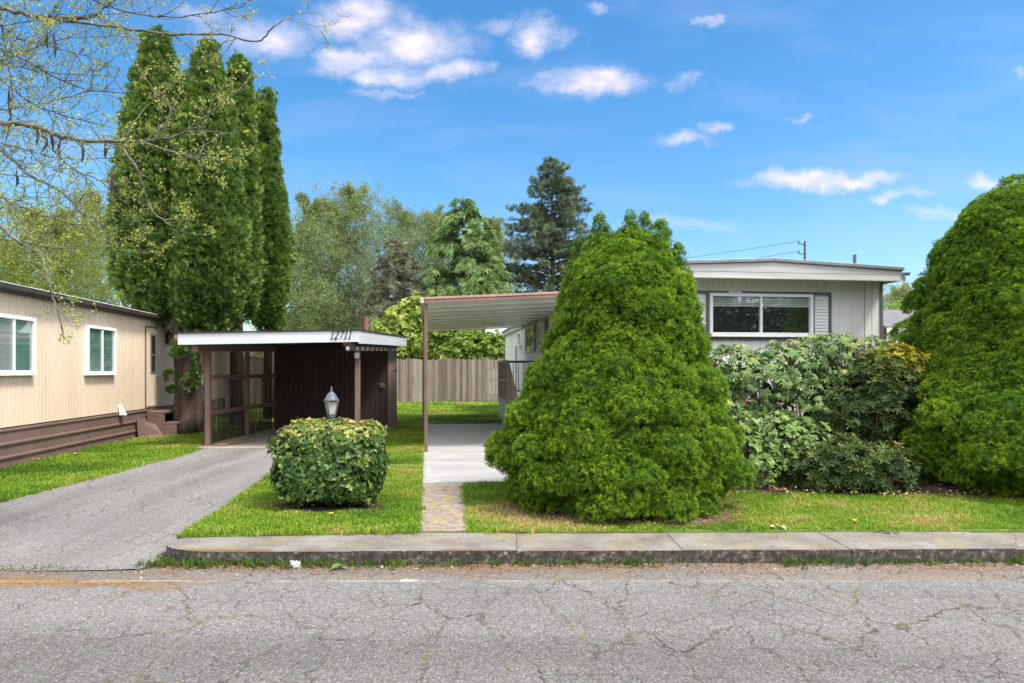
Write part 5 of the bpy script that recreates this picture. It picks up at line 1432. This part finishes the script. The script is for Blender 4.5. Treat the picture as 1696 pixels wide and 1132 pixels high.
def smooth_path(ctrl, n):
    out = []
    for i in range(len(ctrl) - 1):
        p0, p1, p2, p3 = [Vector(ctrl[max(0, min(len(ctrl) - 1, j))]) for j in (i - 1, i, i + 1, i + 2)]
        for t in np.linspace(0, 1, n, endpoint=False):
            out.append(.5 * ((2 * p1) + (p2 - p0) * t + (2 * p0 - 5 * p1 + 4 * p2 - p3) * t * t + (3 * p1 - p0 - 3 * p2 + p3) * t ** 3))
    out.append(Vector(ctrl[-1])); return out


def buds(p, n=1, spread=.02):
    for _ in range(n): budp.append(p + Vector((r.gauss(0, 1), r.gauss(0, 1), r.gauss(.3, 1))) * spread); budn.append((r.gauss(0, 1), r.gauss(0, 1), r.gauss(.6, .8)))


def twig(p, d, L, rad_, depth, bud=.8):
    seg = max(3, int(L / .075)); q = [p]; d = d.normalized()
    for k in range(seg):
        d = (d + Vector((r.gauss(0, .24), r.gauss(0, .2), r.gauss(.015, .24)))).normalized(); q.append(q[-1] + d * L / seg)
        if r.random() < bud: buds(q[-1], r.choice((1, 1, 2)), .016)
        if depth > 0 and k > 0 and r.random() < .58:
            s = Vector((r.gauss(0, 1), r.gauss(0, .7), r.gauss(.1, 1))); s = (d * .7 + s.normalized() * .9)
            twig(q[-1], s, L * r.uniform(.3, .6), rad_ * .6, depth - 1, bud)
    tw.tube(q, [max(rad_ * (1 - .75 * k / seg), .0020) for k in range(seg + 1)], 5 if rad_ > .006 else 4, cap=False)
    buds(q[-1], 2, .014)


def limb_path(trace, Y0, Y1, r0, r1, tw_n, tw_len, root=None, bud=.8, twr=.0042):
    n = len(trace); ctrl = [at(px_, py_, Y0 + (Y1 - Y0) * i / (n - 1) + r.uniform(-.12, .12)) for i, (px_, py_) in enumerate(trace)]
    if root: ctrl = [root] + ctrl
    q = smooth_path(ctrl, 6); m = len(q)
    jt = lambda i: min(.012, .25 * (r0 + (r1 - r0) * i / m) + .002)
    q = [p + Vector((r.gauss(0, 1), r.gauss(0, 1), r.gauss(0, 1))) * jt(i) if 0 < i < m - 1 else p for i, p in enumerate(q)]
    limb.tube(q, [r0 + (r1 - r0) * (i / (m - 1)) ** .8 for i in range(m)], 7, cap=False)
    st = 5 if root else 1
    for i in range(tw_n):
        k = r.uniform(st, m - 1.01); j = int(k); p = q[j].lerp(q[j + 1], k - j); t = (q[j + 1] - q[j]).normalized()
        s = Vector((r.gauss(.25, .8), r.gauss(0, .6), r.gauss(.12, 1))).normalized()
        twig(p, t * .6 + s, tw_len * r.uniform(.5, 1.3), twr, 2, bud)
    twig(q[-1], q[-1] - q[-2], tw_len * .8, r1, 2, bud)


TR = lambda z: (-6.75, 6.72, z)
limb_path([(-60, 185), (0, 203), (66, 212), (110, 228), (190, 234), (265, 232), (318, 217), (378, 222)], 6.3, 5.7, .036, .005, 26, .42, TR(3.2))
limb_path([(-60, 5), (0, 13), (75, 31), (146, 29), (177, 9), (215, -14)], 6.3, 6.2, .030, .010, 20, .42, TR(3.9))
limb_path([(66, 31), (150, 40), (252, 53), (309, 57), (367, 57), (425, 69), (455, 44), (490, 22)], 6.25, 5.9, .016, .004, 15, .34)
limb_path([(-60, 345), (0, 376), (27, 398), (66, 424), (78, 455), (86, 490)], 6.0, 5.6, .028, .005, 11, .30, TR(2.7), .6)
limb_path([(27, 398), (60, 405), (95, 412), (130, 408)], 5.9, 5.8, .012, .004, 6, .28)
limb_path([(86, 490), (95, 515), (102, 545)], 5.6, 5.6, .006, .003, 3, .18)
limb_path([(-60, 215), (0, 247), (44, 287), (102, 318), (146, 367), (190, 392)], 6.4, 6.1, .020, .004, 22, .38, TR(3.0))
limb_path([(-40, 70), (0, 80), (58, 110), (132, 146), (208, 155)], 6.6, 6.3, .014, .004, 24, .38)
limb_path([(-40, 110), (0, 130), (50, 170), (100, 190), (160, 205)], 6.5, 6.4, .012, .004, 24, .38)
limb_path([(190, 234), (225, 275), (247, 340), (270, 365), (310, 387)], 5.9, 5.6, .011, .003, 13, .24, bud=.95)
limb_path([(230, 232), (280, 250), (330, 262), (375, 265)], 5.9, 5.7, .010, .003, 10, .26, bud=.95)
limb_path([(255, 233), (283, 185), (262, 160), (228, 112)], 5.8, 5.9, .009, .003, 9, .24, bud=.9)
limb_path([(205, 235), (240, 180), (300, 130), (370, 72)], 5.9, 6.0, .007, .003, 7, .22, bud=.9)
limb_path([(300, 222), (345, 190), (385, 160), (415, 125)], 5.7, 5.8, .007, .003, 7, .22, bud=.9)
limb_path([(-40, 290), (10, 330), (60, 352), (120, 372)], 6.3, 6.2, .011, .004, 20, .36)
limb_path([(190, 392), (205, 415), (240, 418)], 6.1, 6.0, .005, .003, 5, .22)
limb_path([(-30, -10), (60, 0), (120, -12), (210, 20), (300, 28), (400, 12)], 6.4, 6.1, .013, .004, 24, .34)
limb_path([(90, 250), (120, 280), (165, 300), (200, 330)], 6.2, 6.0, .008, .003, 18, .32)
limb_path([(0, 20), (10, 90), (20, 160), (10, 230)], 6.5, 6.5, .008, .004, 16, .34)
for (ya, yb, xe) in ((40, 95, 150), (100, 128, 190), (150, 240, 150), (230, 262, 195), (262, 330, 120), (300, 395, 95), (60, 20, 240), (120, 60, 200), (190, 150, 150), (350, 330, 90)):
    limb_path([(-70, ya), (0, ya + (yb - ya) * .3 + r.uniform(-6, 6)), (xe * .5, ya + (yb - ya) * .7 + r.uniform(-14, 14)), (xe, yb)], 6.6, 6.2 + r.uniform(-.2, .2), .007, .003, 15, .34, bud=.6, twr=.0032)
limb.build('limbs', M['mossbark'], ot, smooth=True)
tw.build('crown', M['mossbark'], ot)
P = np.array([tuple(p) for p in budp]); Dn = np.array(budn)
scatter('buds', t_rosette(3, .5, 40, 41, .1), P, frames(Dn), .0165 * rng.uniform(.5, 1.6, len(P)), .5 + rng.normal(size=len(P)) * .22, M['bud'], ot)
for (px_, py_, L, Y) in ((89, 78, 34, 6.2), (62, 228, 26, 6.2), (70, 236, 24, 6.2), (84, 237, 30, 6.15), (100, 248, 26, 6.2), (136, 255, 30, 6.05), (171, 245, 26, 6.0), (176, 252, 22, 6.0), (15, 172, 40, 6.4), (186, 308, 26, 6.0), (27, 300, 22, 6.3), (78, 70, 20, 6.3)):
    a = Vector(at(px_, py_ - L * .5, Y)); b_ = Vector(at(px_ + r.uniform(-3, 4), py_ + L * .5, Y)); bend = Vector((r.uniform(-.02, .03), r.uniform(-.02, .02), 0))
    MB().tube([a + Vector((0, 0, .04)), a, a.lerp(b_, .3) + bend, a.lerp(b_, .65) + bend, b_], [.003, .007, .013, .011, .003], 7).build('seed_pod', M['pod'], ot, smooth=True)

# ================================================================ GRASS, WEEDS, LITTER
TG = t_grass(7, 51, .055)


def grass(poly, dens, size, holes=(), seed=0, yellow=()):
    xs = [p[0] for p in poly]; ysl = [p[1] for p in poly]; A_ = (max(xs) - min(xs)) * (max(ysl) - min(ysl)); n = int(A_ * dens)
    P = np.stack([rng.uniform(min(xs), max(xs), n), rng.uniform(min(ysl), max(ysl), n)], 1)
    k = inside(P, poly)
    for h in holes: k &= ~inside(P + rng.normal(size=P.shape) * .035, h)
    P = P[k]
    v = vnoise(P, 2.0, 3); v2 = vnoise(P, 7.0, 5)
    ti = .40 + .65 * (v - .5) + .42 * (v2 - .5) + rng.normal(size=len(P)) * .15
    thin = np.ones(len(P))
    for (cx, cy, rr, am) in yellow:
        w = np.exp(-((P[:, 0] - cx) ** 2 + (P[:, 1] - cy) ** 2) / rr ** 2); ti += am * w; thin -= .6 * am * w
    k = rng.uniform(size=len(P)) < thin + .15 * (v2 - .5); P, ti, v2 = P[k], ti[k], v2[k]
    P = P + rng.normal(size=P.shape) * .018
    return np.c_[P, np.full(len(P), .0)], size * rng.uniform(.6, 1.35, len(P)) * (.8 + .5 * v2), ti


hedge_hole = blob(-1.95, 7.33, .54, .46, 3); spr_hole = blob(1.22, 7.30, 1.12, .92, 5, amp=.08)
strips = [[(-2.95, 10.35), (-1.25, 10.35), (-1.25, 10.5), (-2.95, 10.5)], [(-2.95, 16.8), (-2.1, 16.8), (-2.1, 17.05), (-2.95, 17.05)]]
Z1 = [(-2.92, 6.0), (-3.03, 7.0), (-3.17, 8.1), (-3.36, 9.3), (-3.48, 10.3), (-3.62, 12.65), (-2.92, 12.75), (-2.98, 18.3), (-2.36, 18.4), (-1.16, 8.77), (-.83, 6.1), (-1.6, 6.06)]
Z2 = [(-.41, 6.13), (1.5, 6.2), (9.5, 6.28), (9.5, 7.35), (7.6, 7.42), (6.2, 7.6), (5.0, 7.9), (4, 8.05), (3, 8.1), (2.2, 8.25), (2.0, 9.1), (-.62, 8.82), (-.64, 8.7)]
Z3 = [(-9.5, 5.68), (-7.6, 6.1), (-6.28, 6.8), (-5.69, 7.35), (-5.61, 8.5), (-5.57, 9.8), (-5.64, 11.7), (-5.72, 12.75), (-5.93, 12.7), (-5.93, 18.3), (-8.6, 21), (-8.4, 17.5), (-7.98, 14.1), (-7.48, 10), (-7.05, 6.9)]
Z4 = [(-12, 18.3), (-2.4, 18.42), (-.2, 18.75), (-.2, 30.9), (-12, 30.9)]
parts = [grass(Z1, 1900, .040, [hedge_hole] + strips, 1, [(-1.1, 7.9, .25, .3), (-2.4, 9.6, .5, .25), (-1.5, 6.3, .3, .2)]),
         grass(Z2, 1700, .036, [spr_hole], 2, [(-.2, 7.0, .55, .55), (2.6, 6.5, .5, .35), (4.3, 6.7, .7, .35), (6.4, 7.0, .6, .45), (.3, 6.4, .6, .5), (3.4, 7.5, .5, .3)]),
         grass(Z3, 1100, .046, [], 3, [(-6.4, 9.0, .4, .15)]),
         grass(Z4, 260, .075, [], 4, [(-2.2, 22, .8, .2), (-1.0, 20, .6, .2)])]
P = np.concatenate([p[0] for p in parts]); sG = np.concatenate([p[1] for p in parts]); tG = np.concatenate([p[2] for p in parts])
up = frames(np.array([0, 0, 1.0]) + rng.normal(size=P.shape) * .12)
wide = np.maximum(1, P[:, 1] / 9.0)
tag(scatter('grass', TG, P, up, np.stack([sG * wide * 1.2, sG * wide * 1.2, sG], 1), tG, M['grass']), 'short lawn grass with yellowed patches', kind='stuff')

# weeds rooted in the gutter at the kerb foot, at the fence foot and along the path
P, s, ti = [], [], []
for i in range(1500):
    x = rng.uniform(-3.0, 8.2); dn = .5 + .5 * math.sin(x * 2.3 + 1) * math.sin(x * .9) + (.7 if x < -1.2 else 0)
    if rng.uniform() > dn: continue
    P.append((x, kf(x) - abs(rng.normal()) * .055 - .005, -.12)); s.append(rng.uniform(.03, .085) * (1.15 if x < -1.6 else .9)); ti.append(.45 + rng.normal() * .22)
for i in range(60):        # rounded end of the kerb
    t = rng.uniform(0, 1.5); P.append((-2.38 - .57 * math.cos(t) - .02, 5.84 - .33 * math.sin(t) - abs(rng.normal()) * .03, -.12)); s.append(rng.uniform(.03, .07)); ti.append(.5 + rng.normal() * .2)
for i in range(260):
    x = rng.uniform(-6.5, -2.9); P.append((x, 5.40 + rng.normal() * .012, -.117)); s.append(rng.uniform(.012, .03)); ti.append(.5 + rng.normal() * .25)
for i in range(300): P.append((rng.uniform(-3, -.2), 30.95, 0)); s.append(rng.uniform(.05, .16)); ti.append(.6 + rng.normal() * .2)
for (cx, cy, h) in ((1.02, 5.50, .15), (2.25, 5.53, .09), (2.45, 5.54, .10), (-.95, 5.52, .07), (5.1, 5.58, .09)):
    for i in range(6): P.append((cx + rng.normal() * .05, cy - abs(rng.normal()) * .02, -.12)); s.append(h * rng.uniform(.5, 1.1)); ti.append(.6 + rng.normal() * .2)
P = np.array(P)
tag(scatter('weeds', t_grass(6, 77, .05), P, frames(np.array([0, -.18, 1.0]) + rng.normal(size=P.shape) * .25), np.array(s), np.array(ti), M['weed']), 'grass and weeds rooted along the kerb foot', kind='stuff')
P, ti, s = [], [], []
for i in range(2600):
    x = rng.uniform(-7, 9); P.append((x, kf(max(x, -3)) - .03 - abs(rng.normal()) * .14, -.116 + rng.uniform(0, .006))); s.append(rng.uniform(.008, .030)); ti.append(rng.uniform(0, .9))
for i in range(520): P.append((rng.uniform(-7, 9), rng.uniform(3.2, 5.4), -.117)); s.append(rng.uniform(.005, .014)); ti.append(rng.uniform(.1, 1))
for i in range(420): x = rng.uniform(-2.8, 9); P.append((x, rng.uniform(kf(x) + .03, kb(x)), -.004)); s.append(rng.uniform(.006, .022)); ti.append(rng.uniform(.1, 1))
for i in range(420): P.append((rng.uniform(-5.6, -3.1), rng.uniform(5.7, 12.6), .016)); s.append(rng.uniform(.006, .02)); ti.append(rng.uniform(0, .8))
for i in range(1500):
    t = rng.uniform(0, 6.28); q = rng.uniform(.75, 1.05); P.append((1.22 + 1.25 * q * math.cos(t), 7.32 + .98 * q * math.sin(t), .04)); s.append(rng.uniform(.008, .028)); ti.append(rng.uniform(.1, .8))
for i in range(2600): P.append((rng.uniform(2.1, 9.2), rng.uniform(7.7, 9.0), .055 + rng.uniform(0, .03))); s.append(rng.uniform(.012, .05)); ti.append(rng.uniform(0, .85))
P = np.array(P); kk = (P[:, 1] > 5.62) & (P[:, 0] < -3.0) & (P[:, 1] < 8.6)
P[kk, 2] = -.10 + .123 * np.clip((P[kk, 1] - 5.4) / 3.1, 0, 1) ** 1.5 + .012
tag(scatter('leaf_litter', t_leaf(.6, .25), P, frames(np.array([0, 0, 1.0]) + rng.normal(size=P.shape) * .35), np.array(s), np.array(ti), M['litter']), 'dry leaf crumbs and grit on pavement and mulch', kind='stuff')


def leaf_heap(name, label, cat, px_, py_, z, n, size, mat, w=.5, group=None, up_=.25, tn=(.75, 1)):
    Y = (EYE - z) * F / (py_ - HZ); x = bgx(px_, Y); P = np.array([x, Y, z + .012]) + rng.normal(size=(n, 3)) * np.array([size * .5, size * .35, .006])
    return tag(scatter(name, t_leaf(w, .3), P, frames(np.array([0, 0, 1.0]) + rng.normal(size=(n, 3)) * up_), size * rng.uniform(.7, 1.2, n), rng.uniform(tn[0], tn[1], n), mat), label, cat, group)


leaf_heap('fallen_leaf', 'pale dry fallen leaves lying at the back edge of the sidewalk', 'leaf', 1286, 873, .012, 6, .085, M['litter'])
leaf_heap('green_sprig', 'green leafy sprig dropped on the sidewalk at right', 'sprig', 1467, 882, -.008, 9, .065, M['hedge'], .5, None, .3, (.4, .75))
leaf_heap('fallen_leaf', 'single flat grey-green leaf in the gutter by the kerb', 'leaf', 570, 942, -.118, 2, .10, M['rhodo'], .4, None, .15, (.3, .5))
Y = (EYE + .12) * F / (942 - HZ); x = bgx(489, Y); g = MB(); rr = random.Random(3)
for k in range(7):
    a = k * .9; g.add([(x, Y, -.115), (x + .05 * math.cos(a), Y + .03 * math.sin(a), -.115 + rr.uniform(0, .02)), (x + .04 * math.cos(a + .5), Y + .03 * math.sin(a + .5), -.085 + rr.uniform(0, .03)), (x + .01, Y, -.075 + rr.uniform(0, .03))], [(0, 1, 2, 3)])
tag(g.build('tissue', M['paper']), 'crumpled scrap of white tissue in the gutter weeds', 'litter')
DN = [(548, 860, 'yellow dandelion in the lawn just in front of the clipped round shrub'), (1414, 872, 'yellow dandelion at the lawn edge near the right end of the sidewalk'), (63, 766, 'yellow dandelion by the brown skirting, nearest the street'), (54, 767, 'second yellow dandelion by the brown skirting, left of the nearer one'), (124, 757, 'white dandelion clock on the lawn beside the tan home')]
for (px_, py_, lab) in DN:
    Y = EYE * F / (py_ - HZ); x = bgx(px_, Y); z = .05
    dr = empty('dandelion', (x, Y, 0), lab, 'flower', 'dandelions in the lawn')
    MB().tube([(x, Y, 0), (x + .005, Y, z)], .0025, 5).build('stalk', M['weed'], dr)
    MB().lathe([(.004, -.004), (.018, .004), (.022, .010), (.012, .015)], (x + .005, Y - .004, z), 10).build('flower_head', M['paper'] if 'white' in lab else M['yellow'], dr)

# ================================================================ SKY, SUN, CAMERA
SUN_EL, SUN_AZ = 58.0, 118.0      # azimuth clockwise from +Y (view direction)
w = bpy.data.worlds.new('World'); S.world = w; w.use_nodes = True
nt = w.node_tree; bg = nt.nodes['Background']
sky = nd(nt, 'ShaderNodeTexSky', sky_type='NISHITA', sun_disc=False, sun_elevation=rad(SUN_EL), sun_rotation=rad(SUN_AZ), air_density=1.0, dust_density=1.0, ozone_density=2.5)
hsv = nd(nt, 'ShaderNodeHueSaturation', {'Hue': .495, 'Saturation': 1.34, 'Value': 1.0, 'Color': sky.outputs[0]})
tc = nd(nt, 'ShaderNodeTexCoord'); dirv = tc.outputs['Generated']
sx = nd(nt, 'ShaderNodeSeparateXYZ', {0: dirv})
yc = math_(nt, 'MAXIMUM', sx.outputs[1], .02)
uv = nd(nt, 'ShaderNodeCombineXYZ', {0: math_(nt, 'DIVIDE', sx.outputs[0], yc), 1: math_(nt, 'DIVIDE', sx.outputs[2], yc)}).outputs[0]
wob = nd(nt, 'ShaderNodeTexNoise', {'Vector': uv, 'Scale': 6.0, 'Detail': 9.0, 'Roughness': .68}).outputs[1]
wob = nd(nt, 'ShaderNodeVectorMath', {0: wob, 1: (-.5, -.5, -.5)}, operation='ADD').outputs[0]
uvw = nd(nt, 'ShaderNodeVectorMath', {0: uv, 1: nd(nt, 'ShaderNodeVectorMath', {0: wob, 1: (.22, .10, 0)}, operation='MULTIPLY').outputs[0]}, operation='ADD').outputs[0]
cl = None
for (cx, cy, a, b_, st) in ((598, 28, 95, 34, 1), (690, 66, 92, 44, 1), (585, 98, 88, 30, 1), (660, 122, 85, 20, .9), (742, 116, 66, 24, .95), (650, 152, 60, 9, .5), (892, 58, 56, 34, 1), (985, 131, 96, 27, 1), (925, 140, 60, 14, .7),
                            (430, 52, 95, 38, .95), (350, 30, 60, 22, .6), (1335, 298, 88, 21, 1), (1425, 301, 85, 12, .85), (1488, 328, 56, 11, .75), (1135, 226, 58, 12, .55), (1185, 205, 26, 10, .45), (1665, 297, 66, 13, .9), (1133, 126, 24, 13, .4), (1190, 38, 22, 8, .5), (1560, 362, 52, 12, .45), (1322, 199, 22, 7, .4), (10, 428, 60, 26, .6), (980, 14, 34, 9, .4), (1120, 372, 130, 12, .25), (1690, 118, 20, 16, .5), (820, 30, 50, 14, .4)):
    c = ((cx - 848) / F, (HZ - cy) / F, 0)
    v = nd(nt, 'ShaderNodeVectorMath', {0: uvw, 1: c}, operation='SUBTRACT').outputs[0]
    v = nd(nt, 'ShaderNodeVectorMath', {0: v, 1: (F / a, F / b_, 0)}, operation='MULTIPLY').outputs[0]
    L = nd(nt, 'ShaderNodeVectorMath', {0: v}, operation='LENGTH').outputs['Value']
    mk = nd(nt, 'ShaderNodeMapRange', {0: L, 1: .1, 2: 1.35, 3: st, 4: 0.0}, interpolation_type='SMOOTHSTEP').outputs[0]
    cl = mk if cl is None else math_(nt, 'MAXIMUM', cl, mk)
tex = nd(nt, 'ShaderNodeTexNoise', {'Vector': nd(nt, 'ShaderNodeVectorMath', {0: uv, 1: (1, 1.9, 1)}, operation='MULTIPLY').outputs[0], 'Scale': 11.0, 'Detail': 7.0, 'Roughness': .6}).outputs[0]
cl = math_(nt, 'MULTIPLY', cl, nd(nt, 'ShaderNodeMapRange', {0: tex, 1: .30, 2: .62, 3: .12, 4: 1.0}).outputs[0])
front = nd(nt, 'ShaderNodeMapRange', {0: sx.outputs[1], 1: .15, 2: .3, 3: 0.0, 4: 1.0}).outputs[0]
cl = math_(nt, 'MULTIPLY', cl, front)
# thin high veil and, overhead and behind, unseen bright broken cloud added to fill the front faces
veil = nd(nt, 'ShaderNodeTexNoise', {'Vector': nd(nt, 'ShaderNodeVectorMath', {0: uv, 1: (1.0, 4.2, 1)}, operation='MULTIPLY').outputs[0], 'Scale': 2.6, 'Detail': 7.0, 'Roughness': .6, 'Distortion': .4}).outputs[0]
veil = math_(nt, 'MULTIPLY', nd(nt, 'ShaderNodeMapRange', {0: veil, 1: .48, 2: .75, 3: 0.0, 4: .13}).outputs[0], front)
cl = math_(nt, 'MAXIMUM', cl, veil)
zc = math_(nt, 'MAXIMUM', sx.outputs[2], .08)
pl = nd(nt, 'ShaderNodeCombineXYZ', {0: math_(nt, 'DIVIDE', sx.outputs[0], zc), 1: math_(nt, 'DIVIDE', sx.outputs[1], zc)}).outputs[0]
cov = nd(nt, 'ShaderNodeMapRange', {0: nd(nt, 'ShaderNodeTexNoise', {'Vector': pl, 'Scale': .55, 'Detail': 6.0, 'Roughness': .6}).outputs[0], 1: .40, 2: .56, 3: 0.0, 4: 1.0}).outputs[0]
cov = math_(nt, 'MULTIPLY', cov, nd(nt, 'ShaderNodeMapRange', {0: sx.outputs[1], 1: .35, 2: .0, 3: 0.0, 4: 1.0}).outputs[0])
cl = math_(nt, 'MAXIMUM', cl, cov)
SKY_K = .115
ccol = mix(nt, front, (1.75 / SKY_K, 1.72 / SKY_K, 1.70 / SKY_K), (.56 / SKY_K, .51 / SKY_K, .57 / SKY_K))  # unseen cloud behind the view is brightened as fill light
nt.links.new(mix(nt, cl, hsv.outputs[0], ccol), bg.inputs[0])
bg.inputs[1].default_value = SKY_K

sd = bpy.data.lights.new('sun', 'SUN'); sd.energy = 2.7; sd.angle = rad(11); sd.color = (1, .95, .87)
so = bpy.data.objects.new('sun', sd); C.objects.link(so)
dv = Vector((math.sin(rad(SUN_AZ)) * math.cos(rad(SUN_EL)), math.cos(rad(SUN_AZ)) * math.cos(rad(SUN_EL)), math.sin(rad(SUN_EL))))
so.rotation_euler = dv.to_track_quat('Z', 'Y').to_euler(); so.location = (0, 0, 30)

cd = bpy.data.cameras.new('camera'); cam = bpy.data.objects.new('camera', cd); C.objects.link(cam)
cam.location = (0, 0, EYE); cam.rotation_euler = (rad(90), 0, 0)
cd.sensor_width = 36; cd.lens = 36 * F / 1696; cd.shift_y = (HZ - 566) / 1696; cd.clip_start = .05; cd.clip_end = 3000
S.camera = cam
S.view_settings.view_transform = 'Standard'; S.view_settings.look = 'None'; S.view_settings.exposure = 1.0; S.view_settings.gamma = 1
S.cycles.max_bounces = 8; S.cycles.transparent_max_bounces = 16
